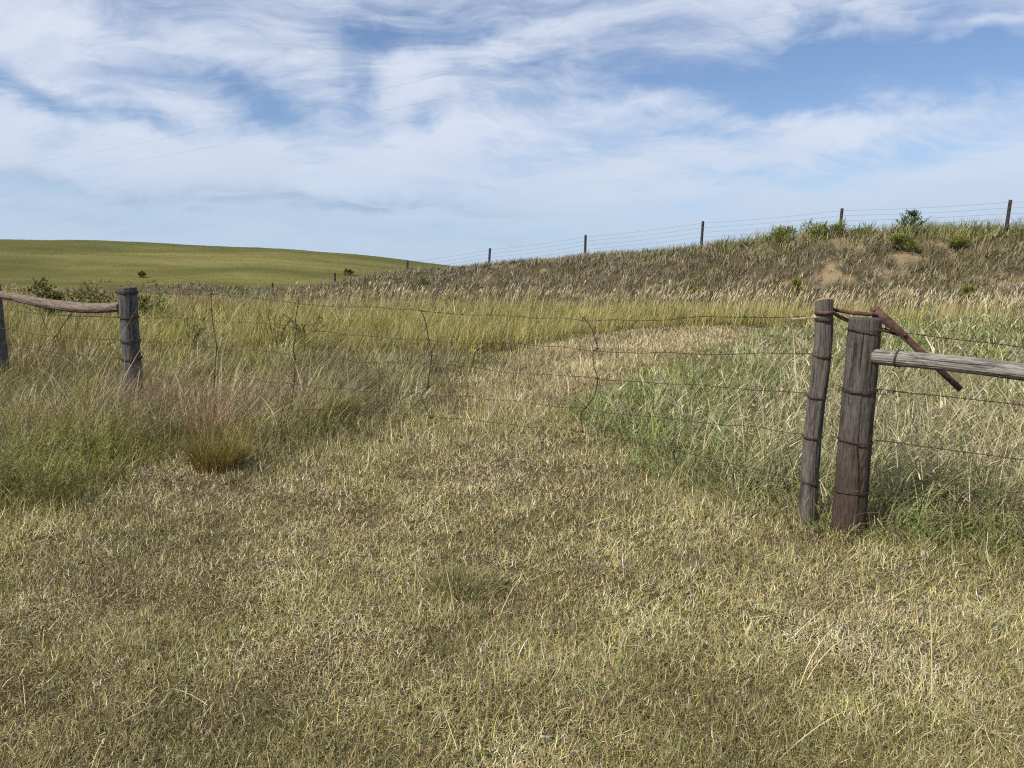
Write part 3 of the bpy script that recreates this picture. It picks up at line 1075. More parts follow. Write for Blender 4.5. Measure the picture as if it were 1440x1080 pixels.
def bank_grass():
    parts = []

    def keep(x, y):
        q, s = bank_qs(x, y)
        nb = fbm(s, q * 1.5, .95, 41, 4) + .025 - .13 * sstep(3, 16, s)
        return (q > -2.5) & (q < 12) & (s < 72) & (x / y > -.40 + .05 * RNG.normal(0, 1, len(x))) & (RNG.random(len(x)) > .8 * sstep(.60, .68, nb) * sstep(.8, 2, q))
    cx, cy, x, y, ya, ci = clumped(24000, 12, 17, 76, .10, keep, -.6, .95)
    n = len(x)
    q, s = bank_qs(cx, cy)
    g1 = fbm(cx, cy, 2.4, 601, 3)
    top = (1 - sstep(.6, 3.4, q)) * sstep(19, 11, s) * sstep(.30, .5, fbm(cx, cy, 2.2, 613, 2))
    left = sstep(24, 42, s)
    w = np.stack([.30 + 0 * q, .26 - .1 * left, .20 + 0 * q, .14 + .15 * left, .20 + .5 * left + .5 * sstep(.48, .62, g1), .03 + 1.4 * top, .04 + 1.0 * top + .12 * left, .12 + .2 * sstep(.55, .4, g1)], 1)
    pal = [lin(130, 123, 102), lin(117, 110, 92), lin(146, 139, 118), lin(168, 155, 127), lin(124, 119, 76), lin(110, 116, 60), lin(138, 134, 76), lin(100, 89, 74)]
    cc = pick(len(cx), pal, np.clip(w, .01, 2), .12)
    cw = pick(n, pal, np.clip(w[ci], .01, 2), .12)
    mixf = RNG.uniform(0, .6, (n, 1))
    col = cc[ci] * (1 - mixf) + cw * mixf
    H = (.22 + .34 * g1 + .40 * top)[ci] * RNG.uniform(.5, 1.25, n)
    d = np.hypot(x, y)
    yaw = np.where(RNG.random(n) < .4, RNG.normal(0, .7, n), ya + RNG.normal(0, .5, n))
    parts.append(blades(P3(x, y), yaw, H, d * .0010 * RNG.uniform(.5, 1.4, n), np.abs(RNG.normal(.25, .25, n)), RNG.gamma(2, .45, n), col, 3))
    # low dead growth between the bunches
    x, y = scatter(70000, 17, 76, -.6, .95)
    k = keep(x, y)
    x, y = x[k], y[k]
    n = len(x)
    parts.append(blades(P3(x, y), RNG.uniform(0, 6.28, n), RNG.uniform(.08, .26, n), np.hypot(x, y) * .0011, RNG.uniform(.2, 1.4, n), RNG.normal(.4, .6, n), pick(n, pal[:5] + [pal[7]], None, .2), 2))
    # a few thin stalks on the skyline
    x, y = scatter(9000, 26, 70, -.35, .9)
    q, s = bank_qs(x, y)
    k = (q > -1.2) & (q < 2.5) & (s < 45)
    x, y = x[k], y[k]
    n = len(x)
    d = np.hypot(x, y)
    parts.append(blades(P3(x, y), RNG.normal(.1, .6, n), RNG.uniform(.35, .75, n), d * .0005, np.abs(RNG.normal(.1, .1, n)), RNG.gamma(2, .25, n),
                        pick(n, [lin(180, 160, 124), lin(150, 132, 100), lin(136, 130, 84)], None, .1), 3))
    o = link_blades('bank_grass', parts, M_DRY)
    tag(o, 'brown and grey bunch grass covering the bank below the wire fence', 'grass', kind='stuff')


def hill_grass():
    x, y = scatter(130000, 48, 175, -.86, .12)
    q, s = bank_qs(x, y)
    k = (q > 12) | (q < -1) | (s > 60)
    x, y = x[k], y[k]
    n = len(x)
    d = np.hypot(x, y)
    g = .55 * fbm(x * .42, y, 16, 51, 4) + .45 * fbm(x * .5, y, 5.5, 53, 3)
    k2 = RNG.random(n) < .25 + .75 * sstep(.35, .6, fbm(x * .3, y, 4, 57, 2))
    x, y, d, g = x[k2], y[k2], d[k2], g[k2]
    n = len(x)
    w = np.stack([.5 + 0 * g, .30 + .9 * sstep(.5, .7, g), .28 + .9 * sstep(.5, .32, g), .14 + 0 * g, .06 + 0 * g], 1)
    col = pick(n, [lin(118, 115, 62), lin(136, 129, 77), lin(106, 106, 57), lin(126, 118, 73), lin(112, 110, 63)], w, .07)
    o = link_blades('hill_grass', [blades(P3(x, y, -.03), RNG.uniform(0, 6.28, n), RNG.uniform(.05, .15, n), d * .0015 * RNG.uniform(.5, 1.3, n), RNG.uniform(.6, 1.3, n),
                                          RNG.uniform(0, .8, n), col, 2, tip=.5)], M_HILL)
    tag(o, 'thin olive green pasture grass over the smooth distant hill', 'grass', kind='stuff')


def leafy_weeds():
    """soft green weeds in the tall grass at the left edge: stems set with small leaves"""
    parts = []
    c = [(30, 690, .9), (90, 670, .8), (150, 640, .7), (20, 620, .9), (255, 632, .4), (60, 715, .6), (230, 610, .6), (420, 610, .5)]
    for (px, py, r) in c:
        g = gnd(px, py)
        m = int(95 * r)
        x = g[0] + RNG.normal(0, .75 * r, m)
        y = g[1] + RNG.normal(0, .75 * r, m)
        k = edge(x, y) > .05
        x, y = x[k], y[k]
        m = len(x)
        H = RNG.uniform(.22, .5, m)
        P = P3(x, y)
        yaw = RNG.uniform(0, 6.28, m)
        parts.append(blades(P, yaw, H, .004, .08, .2, pick(m, [lin(110, 112, 62), lin(128, 124, 70)], None, .1), 3))
        q = 22
        f = RNG.uniform(.25, 1, (m, q))
        LP = np.repeat(P, q, 0)
        LP[:, 2] += (H[:, None] * f).ravel()
        LP[:, :2] += RNG.normal(0, .008, (m * q, 2))
        cc = np.repeat(pick(m, [lin(126, 126, 62), lin(146, 142, 76), lin(152, 152, 104), lin(110, 112, 56)], None, .1), q, 0)
        parts.append(blades(LP, RNG.uniform(0, 6.28, m * q), RNG.uniform(.03, .08, m * q), RNG.uniform(.005, .010, m * q), RNG.uniform(.5, 1.4, m * q), RNG.uniform(0, .8, m * q), cc, 3))
    o = link_blades('leafy_weeds', parts, M_LEAF)
    tag(o, 'soft leafy green weeds growing among the tall grass at the left edge', 'weeds', kind='stuff')


short_grass()
straw_litter()
left_grass()
right_grass()
belt_grass()
seed_heads()
bank_grass()
hill_grass()
leafy_weeds()

# ------------------------------------------------------------------ wire helpers
def barbed(sp, pts, r=.0021, strands=2, barb=.13, seed=0, sway=.0):
    """two twisted strands with wrapped four point barbs"""
    rs = np.random.default_rng(seed)
    P = resample(spline(pts, 10), .012)
    if sway:
        L = np.arange(len(P)) * .012
        P[:, 2] += (vn(L, L * 0, .22, seed) - .5) * sway + (vn(L, L * 0, .8, seed + 1) - .5) * sway * 2
        P[:, 1] += (vn(L, L * 0 + 9, .3, seed + 2) - .5) * sway
    P, T, N, B = frames(P)
    ph = np.arange(len(P)) * .012 / .07 * 2 * math.pi
    for s in range(strands):
        a = ph + s * math.pi
        o = r * .95 * (np.cos(a)[:, None] * N + np.sin(a)[:, None] * B) if strands > 1 else 0
        tube(sp, P + o, r, 4)
    stp = max(4, int(barb / .012))
    for i in range(stp // 2, len(P) - 2, stp):
        i = min(len(P) - 2, max(1, i + rs.integers(-1, 2)))
        c = P[i]
        tube(sp, np.array([c - T[i] * .006, c, c + T[i] * .006]), r * 2.3, 5)
        a0 = rs.uniform(0, 6.28)
        for a in (a0, a0 + math.pi, a0 + 1.4, a0 + 1.4 + math.pi):
            v = math.cos(a) * N[i] + math.sin(a) * B[i] + T[i] * rs.uniform(-.35, .35)
            q = c + T[i] * rs.uniform(-.005, .005)
            tube(sp, np.array([q, q + v * .009, q + v * .017]), np.array([r * .8, r * .7, r * .2]), 4)


def wrap(sp, c, axis, rad, turns=2, r=.0022, seed=0, pitch=.006, tail=.06):
    """loops of wire round a post, with a loose tail"""
    rs = np.random.default_rng(seed)
    axis = np.asarray(axis, float) / np.linalg.norm(axis)
    u = np.cross(axis, [0, 1, 0])
    u /= np.linalg.norm(u)
    v = np.cross(axis, u)
    t = np.linspace(0, turns * 2 * math.pi, turns * 40)
    rr = rad * 1.0 + r + .004 * rs.random() + .002 * np.sin(3 * t + rs.uniform(0, 6))
    tiltv = rs.uniform(-.06, .06)
    P = c + (np.cos(t) * rr)[:, None] * u + (np.sin(t) * rr)[:, None] * v + ((t / 6.28 - turns / 2) * pitch + tiltv * rad * np.cos(t) + .002 * np.sin(2 * t))[:, None] * axis
    tube(sp, P, r, 5)
    if tail:
        d = (P[-1] - c) / np.linalg.norm(P[-1] - c)
        q = [P[-1], P[-1] + d * tail * .5 + axis * rs.uniform(-.02, .02), P[-1] + d * tail + axis * rs.uniform(-.03, .03)]
        tube(sp, spline(q, 5), r, 4)


def along(A, B, z):
    f = (z - A[2]) / (B[2] - A[2])
    return A + (B - A) * f


# ------------------------------------------------------------------ right hand fence with its brace and latch
RP_D = 4.70
rp_b = at(1192, 752, RP_D)
rp_t = at(1217, 447, RP_D)
rp_b = rp_b + (rp_b - rp_t) * ((rp_b[2] + .30) / (rp_t[2] - rp_b[2]))       # sunk 0.3 m into the ground
RDIR = np.array([.64, -.77, 0])
RDIR /= np.linalg.norm(RDIR)
RA = np.array([rp_t[0] - .02, RP_D, 0])
RB = RA + RDIR * 2.5


def right_fence():
    org = (rp_b[0], RP_D, 0)
    root = thing('fence', org, 'barbed wire fence at the right with stout reddish post, grey rail and iron latch', 'fence')
    Lp = float(np.linalg.norm(rp_t - rp_b))
    post = log_mesh('post', [rp_b, rp_t], [.108, .100, .096, .093, .091], M_POST, root, org, seed=4, knots=((1.6, Lp - .46, .035), (1.2, Lp - .92, .03)), crack=1.3)
    p2b, p2t = RB + np.array([0, 0, -.3]), RB + np.array([.02, .0, 1.36])
    log_mesh('post', [p2b, p2t], [.1, .09], M_POST, root, org, seed=8)
    # rail between the two
    a = on_plane(1236, 502, RA, RB)
    b = on_plane(1440, 522.5, RA, RB)
    dirv = (b - a) / np.linalg.norm(b - a)
    end = a + dirv * 2.42
    mid = a + dirv * 1.2 + np.array([0, 0, -.012])
    rail = log_mesh('rail', spline([a - dirv * .03, a + dirv * .5 + np.array([0, 0, .004]), mid, end], 8), [.046, .047, .049, .052], M_RAIL, root, org, seed=14, crack=1.2,
                    knots=((2.2, .7, .02),))
    sp = Soup()
    wrap(sp, a + dirv * .115, dirv, .048, 2, .0022, 3, tail=0)
    tube(sp, spline([a + dirv * .115 + [0, 0, .05], a + dirv * .12 + [0, -.01, .09], on_plane(1262, 473, RA, RB)], 5), .0018, 4)
    sp.link('wire_wrap', M_WIRE, rail, org)
    # line wires, ends wrapped round the post
    ax = rp_t - rp_b
    for i, (y0, y1, wy) in enumerate(((463, 486, 464), (546, 568, 548), (619, 644, 619), (688, 716, 688))):
        p = on_plane(1224, y0, RA, RB)
        q = on_plane(1440, y1, RA, RB)
        far = p + (q - p) * (2.45 / np.linalg.norm(q - p))
        s2 = Soup()
        barbed(s2, [p, p + (far - p) * .33 + [0, 0, -.006], p + (far - p) * .66 + [0, 0, -.006], far], seed=30 + i, sway=.006)
        s2.link('wire', M_WIRE, root, org)
        s2 = Soup()
        c = along(rp_b, rp_t, at(1200, wy, RP_D)[2])
        wrap(s2, c, ax, .0985 if i > 1 else .095, 2 if i != 1 else 3, .0024, 40 + i, tail=.05)
        if i == 1:
            wrap(s2, c + RDIR * .13 + np.array([0, 0, -.005]), RDIR, .006, 6, .002, 49, .014, tail=.07)
        s2.link('wire_wrap', M_WIRE, post, org)
    # staple holding the lowest wire
    s2 = Soup()
    c = along(rp_b, rp_t, at(1200, 685, RP_D)[2])
    f = c + np.array([-.01, -.104, 0])
    tube(s2, spline([f + [-.012, .01, 0], f + [-.012, -.004, .004], f + [.012, -.004, .004], f + [.012, .01, 0]], 4), .0022, 5)
    s2.link('staple', M_GALV, post, org)
    # ---- the closing lever: plate standing behind the post, lever arm, two straps
    lat = Soup()
    Dk = RP_D + .085
    up = np.array([0, 0, 1.0])
    a0, a1 = at(1231, 431, Dk), at(1233, 470, Dk)
    bar(lat, [a0, (a0 + a1) / 2, a1], .045, .010, [1, 0, 0])
    plate = lat.link('latch_plate', M_RUST, root, org)
    s3 = Soup()
    pts = [at(1227, 433, Dk - .012), at(1246, 450, Dk - .014), at(1271, 472, Dk - .03), at(1300, 500, Dk - .05), at(1351, 548, Dk - .10)]
    P = np.array(pts)
    dv = (P[-1] - P[0]) / np.linalg.norm(P[-1] - P[0])
    side = np.cross(dv, [0, 1, 0])
    bar(s3, P, np.array([.048, .058, .042, .037, .037]), .006, side)
    # the other leg of the angle iron
    sgn = 1 if side[2] > 0 else -1
    off = side / np.linalg.norm(side) * sgn
    P2 = P[1:] + off * np.array([.027, .019, .0165, .0165])[:, None] + np.array([0, .018, 0])
    bar(s3, P2, .026, .005, [0, 1, 0])
    s3.link('lever_arm', M_RUST, plate, org)
    for qx, qy in ((1272, 471), (1229, 436)):
        s4 = Soup()
        c = at(qx, qy, Dk - .036)
        tube(s4, np.array([c, c + [0, -.006, 0], c + [0, -.012, 0]]), np.array([.011, .011, .009]), 6)
        s4.link('bolt', M_RUST, plate, org)
    return plate, org


plate, rorg = right_fence()

# ------------------------------------------------------------------ the wire gate
LP_D = 9.4
lp_t = at(179, 404, LP_D)
lp_b = at(188, 545, LP_D)
lp_b = lp_b + (lp_b - lp_t) * ((lp_b[2] + .3) / (lp_t[2] - lp_b[2]))
ST_D = 4.86
st_b = at(1135, 738, ST_D)
st_m = at(1143, 610, ST_D)
st_u = at(1156, 500, ST_D)
st_t = at(1160, 421, ST_D)
GA = np.array([lp_t[0] + .06, LP_D, 0])
GB = np.array([st_m[0], ST_D - .02, 0])


def wire_gate():
    org = (st_b[0], ST_D, 0)
    root = thing('wire_gate', org, 'closed barbed wire gate across the track with a thin grey gate stick', 'gate')
    Ls = float(sum(np.linalg.norm(b - a) for a, b in zip((st_b, st_m, st_u), (st_m, st_u, st_t))))
    Pst = spline([st_b - [0, 0, .02], st_m, st_u, st_t], 8)
    Ls = float(np.sum(np.linalg.norm(np.diff(Pst, axis=0), axis=1)))
    stick = log_mesh('gate_stick', Pst, [.056, .055, .054, .052, .052, .050], stick_mat(Ls), root, org, seed=23, tilt=-.25,
                     knots=((1.9, Ls - .34, .035), (1.4, Ls - .06, .02), (1.7, Ls - .62, .03)), lump=1.6)
    wires = [
        [(196, 409), (298, 415), (419, 425), (594, 438), (720, 447), (824, 449), (980, 449), (1150, 448)],
        [(198, 446), (299, 452), (417, 462), (602, 479), (720, 487), (836, 491), (985, 497), (1148, 500)],
        [(199, 480), (302, 490), (414, 501), (604, 514), (720, 524), (838, 533), (980, 545), (1142, 556)],
        [(200, 510), (300, 527), (412, 541), (600, 556), (720, 566), (820, 576), (960, 592), (1140, 612)],
        [(201, 552), (305, 570), (410, 576), (520, 580), (605, 586), (720, 600), (819, 607), (960, 636), (1136, 676)],
    ]
    for i, w in enumerate(wires):
        s = Soup()
        barbed(s, [on_plane(a, b, GA, GB) for a, b in w], .0015, 2, .15, 60 + i, sway=.02)
        s.link('wire', M_WIRE, root, org)
    stays = [
        [(297, 413), (298, 437), (302, 470), (305, 489), (302, 530), (303, 555), (319, 570), (294, 572)],
        [(420, 423), (416, 450), (417, 462), (413, 490), (415, 505), (414, 536), (411, 562), (409, 574)],
        [(593, 437), (599, 455), (603, 478), (607, 500), (603, 530), (602, 545), (593, 556), (600, 575), (607, 588)],
        [(821, 447), (833, 464), (840, 490), (834, 494), (835, 515), (840, 532), (836, 556), (824, 572), (817, 584), (819, 607)],
    ]
    for i, w in enumerate(stays):
        s = Soup()
        P = resample(spline([on_plane(a, b, GA, GB) + [0, -.008, 0] for a, b in w], 8), .012)
        P, T, N, B = frames(P)
        ph = np.arange(len(P)) * .012 / .05 * 6.283
        for k in range(2):
            o = .0032 * (np.cos(ph + k * math.pi)[:, None] * N + np.sin(ph + k * math.pi)[:, None] * B)
            tube(s, P + o, .0028 if i < 3 else .0026, 4)
        for j in range(len(wires)):
            z = min(range(len(w)), key=lambda q: abs(w[q][1] - (w[0][1] + (w[-1][1] - w[0][1]) * j / 4)))
            c = on_plane(w[z][0], w[z][1], GA, GB)
            wrap(s, c, [0, 0, 1], .007, 2, .0024, 70 + i * 5 + j, .005, tail=.03 if i != 2 else .02)
        s.link('stay', M_WIRE, root, org)
    for i, (wy, rd, tn) in enumerate(((449, .0525, 3), (501, .054, 2), (558, .055, 2), (614, .056, 2), (677, .056, 2))):
        P = [st_b, st_m, st_u, st_t]
        z = at(1150, wy, ST_D)[2]
        for a, b in zip(P[:-1], P[1:]):
            if a[2] <= z <= b[2] + 1e-6:
                c = along(a, b, z)
                s = Soup()
                wrap(s, c, b - a, rd, tn, .0024, 90 + i, .007, tail=.05 if i in (1, 2) else 0)
                s.link('wire_wrap', M_WIRE, stick, org)
                break
    # pale peeling twine on the top wire next to the stick
    s = Soup()
    a, b = on_plane(1114, 449, GA, GB), on_plane(1149, 446, GA, GB)
    for k in range(3):
        t = np.linspace(0, 1, 24)[:, None]
        P = a + (b - a) * t + .004 * np.concatenate([np.zeros((24, 1)), np.cos(t * 22 + k * 2.1), np.sin(t * 22 + k * 2.1)], 1)
        tube(s, P, .0032, 4)
    m_tw = metal_mat('pale_twine', (.45, .38, .25, 1), (.33, .27, .17, 1), .9, 0)
    s.link('twine', m_tw, root, org)
    # strap loop of the latch that holds the stick
    s = Soup()
    Dk = RP_D + .085
    c = along(st_u, st_t, at(1158, 440, ST_D)[2])
    th = np.linspace(math.radians(110), math.radians(290 + 60), 16)
    fr = []
    for q in np.linspace(2.2, 5.6, 16):
        fr.append(c + np.array([math.cos(q) * .058, math.sin(q) * .058, .002]))
    path = [at(1228, 442.5, Dk - .02), at(1200, 440, Dk + .0), at(1172, 436, ST_D + .05)] + fr + [at(1184, 447, ST_D + .03), at(1205, 455, Dk + .04), at(1236, 462, Dk + .02), at(1270, 472, Dk - .02)]
    P = resample(spline(path, 6), .01)
    bar(s, P, .024, .004, [0, 0, 1])
    s.link('strap', M_RUST, plate, rorg)


wire_gate()

# ------------------------------------------------------------------ left hand fence
LB_D = 11.5
lb_t = at(-11, 396, LB_D)
lb_b = np.array([lb_t[0] + .02, LB_D, -.3])


def left_fence():
    org = (lp_b[0], LP_D, 0)
    root = thing('fence', org, 'barbed wire fence at the left with dark weathered post and sagging brown log rail', 'fence')
    post = log_mesh('post', [lp_b, lp_t], [.125, .118, .112, .106, .104, .108], M_OLD, root, org, seed=33, crack=1.6, knots=((1.5, 1.0, .05),))
    log_mesh('post', [lb_b, lb_t], [.105, .1], M_OLD, root, org, seed=35)
    A, B = lp_t + [0, -.05, 0], lb_t + [0, -.05, 0]
    r = [on_plane(x, y, A, B) for x, y in ((170, 431), (150, 432.5), (120, 433), (80, 429), (45, 423), (15, 417), (-4, 414))]
    rail = log_mesh('rail', spline(r, 8), [.060, .066, .070, .066, .062, .058, .055], M_BARK, root, org, seed=37, crack=1.2, lump=2.0, knots=((2, .8, .03), (3, 1.9, .03)))
    s = Soup()
    tube(s, spline([on_plane(x, y, A, B) + [0, -.07, 0] for x, y in ((59, 433), (63, 443), (69, 460), (77, 470), (81, 474), (86, 468), (92, 458), (99, 449), (106, 438))], 6), .006, 5)
    tube(s, spline([on_plane(x, y, A, B) + [0, -.07, 0] for x, y in ((81, 474), (82, 482), (88, 492), (91, 500))], 6), .004, 5)
    s.link('hanging_wire', M_WIRE, rail, org)
    ax = lp_t - lp_b
    for i, y in enumerate((411, 446, 479, 504)):
        s = Soup()
        c = along(lp_b, lp_t, at(182, y, LP_D)[2])
        wrap(s, c, ax, .108 + .003 * i, 3, .0038 if i else .0045, 110 + i, .010, tail=0)
        lx = (168, 169, 170, 170)[i]
        q = [on_plane(lx, y, A, B) + [0, -.02, 0], on_plane(lx - 6, y + 1 - i % 2 * 2, A, B) + [0, -.05, 0], on_plane(lx - 14, y + 5, A, B) + [0, -.08, 0], on_plane(lx - 25, y + 3 - 2 * i, A, B) + [0, -.05, 0]]
        tube(s, spline(q[:4 if i in (1,) else 3], 6), .0035, 5)
        s.link('wire_wrap', M_WIRE, post, org)
        s = Soup()
        barbed(s, [c + [-.1, 0, 0], (c + np.array([lb_t[0], LB_D, c[2] + .03])) / 2 + [0, 0, -.04], np.array([lb_t[0], LB_D, c[2] + .02])], .0022, 2, .15, 120 + i, .01)
        s.link('wire', M_WIRE, root, org)


left_fence()

# ------------------------------------------------------------------ fence along the top of the bank
def bank_fence():
    tops = [at(p[0], t, d) for p, t, d in zip(POST_PX, POST_TOP, POST_D)]
    step = (tops[1] - tops[0])
    extra = [tops[0] - step * np.array([1, 1, .1])]
    alls = extra + tops
    org = (tops[0][0], tops[0][1], 0)
    root = thing('fence', org, 'long wire fence with thin dark posts along the top of the bank', 'fence')
    H = 1.75
    lp = log_mesh('post', [[0, 0, -.35], [.0, 0, H * .5], [.01, 0, H]], [.085, .08, .078], M_HILLPOST, root, (0, 0, 0), seed=51, k=14, step=.06)
    first = True
    rs = np.random.default_rng(5)
    pts = []
    for i, t in enumerate(alls):
        o = lp if first else lp.copy()
        if not first:
            COL.objects.link(o)
            o.parent = root
        first = False
        z0 = t[2] - H
        o.location = (t[0] - org[0], t[1] - org[1], z0)
        o.rotation_euler = (rs.normal(0, .02), rs.normal(.025 if i > 2 else .05, .015), rs.uniform(0, 6.28) if i % 2 else 0)
        if i > 0:
            o.rotation_euler.z = 0
        pts.append(np.array([t[0], t[1] - .08, t[2]]))
    far = pts[-1] + (pts[-1] - pts[-2]) * .9
    pts.append(far)
    for k in range(5):
        s = Soup()
        P = []
        for a, b in zip(pts[:-1], pts[1:]):
            for f in np.linspace(0, 1, 6, endpoint=False):
                q = a + (b - a) * f
                P.append(q + [0, 0, -.12 - .25 * k - .06 * math.sin(f * math.pi)])
        P.append(pts[-1] + [0, 0, -.12 - .25 * k])
        tube(s, np.array(P), .0055, 5)
        s.link('wire', M_GALV, root, org)


bank_fence()

# ------------------------------------------------------------------ power cables far up
def cables():
    grp = 'power cables crossing the sky'
    for nm, L, z0, r in (('upper power cable crossing the sky from low left to the top edge', [(-260, 284), (0, 237), (220, 197), (500, 134), (720, 83), (950, 45), (1190, 2), (1500, -60)], 11.5, .0042),
                         ('lower power cable crossing the sky below its longer twin', [(-300, 305), (85, 243), (300, 206), (500, 164), (720, 118), (960, 70), (1200, 18), (1500, -50)], 11.0, .0042)):
        P = []
        for (x, y) in L:
            rr = ray(x, y)
            P.append(np.array([0, 0, CZ]) + rr * ((z0 - CZ) / rr[2]))
        s = Soup()
        org = P[len(P) // 2]
        tube(s, spline(P, 10), r, 6)
        o = s.link('power_cable', M_CABLE, None, org)
        tag(o, nm, 'cable', grp)


cables()

# ------------------------------------------------------------------ plants one can point to
def leaf_shell(c, rx, rz, n, ll, lw, cols, droop=.5, pw=.5, lobes=5, seed=0):
    """leaves spread through an uneven crown made of a few clumps"""
    rs = np.random.default_rng(seed)
    cl = np.stack([rs.normal(0, .45, lobes) * rx, rs.normal(0, .45, lobes) * rx, rs.uniform(.25, .95, lobes) * rz], 1)
    sz = rs.uniform(.32, .6, lobes)
    i = rs.integers(0, lobes, n)
    v = rs.normal(0, 1, (n, 3))
    v /= np.linalg.norm(v, axis=1)[:, None]
    rad = rs.random(n) ** pw
    P = cl[i] + v * (rad * sz[i])[:, None] * np.array([rx, rx, rz * .6])
    P[:, 2] = np.maximum(P[:, 2], .03)
    yaw = np.arctan2(v[:, 1], v[:, 0]) + rs.normal(0, .7, n)
    cc = cols[rs.integers(0, len(cols), n)] * np.exp(rs.normal(0, .18, (n, 1)))
    return blades(P + c, yaw, rs.uniform(.6, 1.3, n) * ll, rs.uniform(.7, 1.3, n) * lw, rs.uniform(.2, 1.3, n), rs.uniform(0, droop * 2, n), cc, 3), cl + c


def crest(px, q):
    """depth at which the upright plane through this pixel column meets the line q metres in front of the bank fence"""
    t = ray(px, 390)
    t = t[0] / t[1]
    # q = (t*y - P0x)*LNx + (y - P0y)*LNy
    return (q + P0[0] * LN[0] + P0[1] * LN[1]) / (t * LN[0] + LN[1])


def bush(name, px, py, D, w, h, cols, label, cat='bush', group=None, n=420, ll=.12, lw=.05, seed=0, zoff=0.0):
    """px: middle of the base; py ignored when the ground is known"""
    p = at(px, py, D)
    z = float(height(p[0], p[1])) + zoff
    c = np.array([p[0], p[1], z])
    root = thing(name, c, label, cat, group)
    part, cl = leaf_shell(c, w / 2, h, n, ll, lw, np.array(cols), seed=seed, lobes=7)
    link_blades('foliage', [part], M_LEAF, root, c)
    s = Soup()
    for q in cl:
        b = c + np.array([(q[0] - c[0]) * .15, (q[1] - c[1]) * .15, -.05])
        tube(s, spline([b, (b + q) / 2 + [0, 0, .05 * h], q], 4), np.linspace(.012, .004, 9) * max(.5, h), 4)
    s.link('stem', M_STEM, root, c)
    return root


DK = [lin(96, 100, 52), lin(112, 114, 60), lin(134, 130, 72), lin(80, 84, 46)]
GN = [lin(134, 142, 70), lin(156, 158, 84), lin(118, 126, 60), lin(168, 164, 98)]
YG = [lin(150, 150, 50), lin(126, 130, 44), lin(106, 112, 42), lin(170, 164, 66)]
g_left = 'leafy bushes beyond the left fence'
bush('bush', 67, 430, 27, 1.3, 1.62, DK, 'dark leafy bush standing behind the middle of the sagging log rail', group=g_left, seed=1, n=900, ll=.15, lw=.075)
bush('bush', 140, 432, 26, 1.7, 1.28, DK, 'low dark green bush just left of the dark weathered fence post', group=g_left, seed=2, n=900, ll=.14, lw=.06)
bush('bush', 207, 440, 25, 1.1, 1.15, DK + GN, 'small green bush just right of the dark weathered fence post', group=g_left, seed=3, n=700, ll=.14, lw=.06)
g_top = 'green bushes along the top of the bank'
q0 = POST_D
bush('bush', 1100, 335, crest(1100, 1.0), 1.3, .95, GN, 'small bright green bush on the bank crest, the one farthest from the juniper', group=g_top, seed=4, ll=.3, lw=.05, n=700, zoff=-.35)
bush('bush', 1158, 335, crest(1156, .9), 1.9, 1.0, GN, 'wide green bush just left of the post on the bank crest', group=g_top, seed=5, ll=.3, lw=.05, n=1000, zoff=-.4)
bush('bush', 1206, 332, crest(1206, .9), 1.5, 1.0, GN, 'feathery green bush just right of the post on the bank crest', group=g_top, seed=6, ll=.3, lw=.05, n=800, zoff=-.4)
bush('bush', 1272, 345, crest(1272, 3.2), 1.5, .7, GN, 'green bush on the bank slope right below the juniper', group=g_top, seed=7, ll=.28, lw=.05, n=700, zoff=-.1)
bush('bush', 1361, 345, crest(1361, 2.6), 1.2, .6, GN, 'low green bush on the upper slope between juniper and end post', group=g_top, seed=8, ll=.28, lw=.05, n=600, zoff=-.1)
g_low = 'yellow green bushes on the bank slope'
bush('bush', 1120, 418, crest(1120, 7.6), .5, .62, YG, 'yellow green bush on the brown slope above the gate stick', group=g_low, seed=9, ll=.2, lw=.04)
bush('bush', 1363, 418, crest(1363, 7.6), .45, .45, YG, 'small yellow green bush low on the slope at the right, below the yucca', group=g_low, seed=10, ll=.18, lw=.04)
bush('bush', 978, 415, crest(978, 7.5), .38, .42, YG, 'tiny yellow bush low on the slope below the third fence post', group=g_low, seed=11, ll=.16, lw=.04, n=200)
bush('bush', 591, 418, crest(591, 6), 1.0, .8, [lin(134, 140, 86), lin(120, 126, 76)], 'greyish green bush low on the far left part of the bank', group=g_low, seed=12, ll=.24, lw=.05)
bush('bush', 632, 434, crest(632, 9), .65, .5, YG, 'yellowish bush at the foot of the far left part of the bank', group=g_low, seed=13, ll=.2, lw=.05, n=260)
g_hill = 'dark shrubs on the far hill'
bush('shrub', 491, 388, 84, .9, .5, DK, 'tiny dark shrub on the hill beside the far fence posts', 'shrub', g_hill, 160, .4, .16, 14)
bush('shrub', 200, 390, 77, .6, .4, DK, 'tiny dark shrub alone on the hill above the weathered post', 'shrub', g_hill, 120, .4, .16, 15)


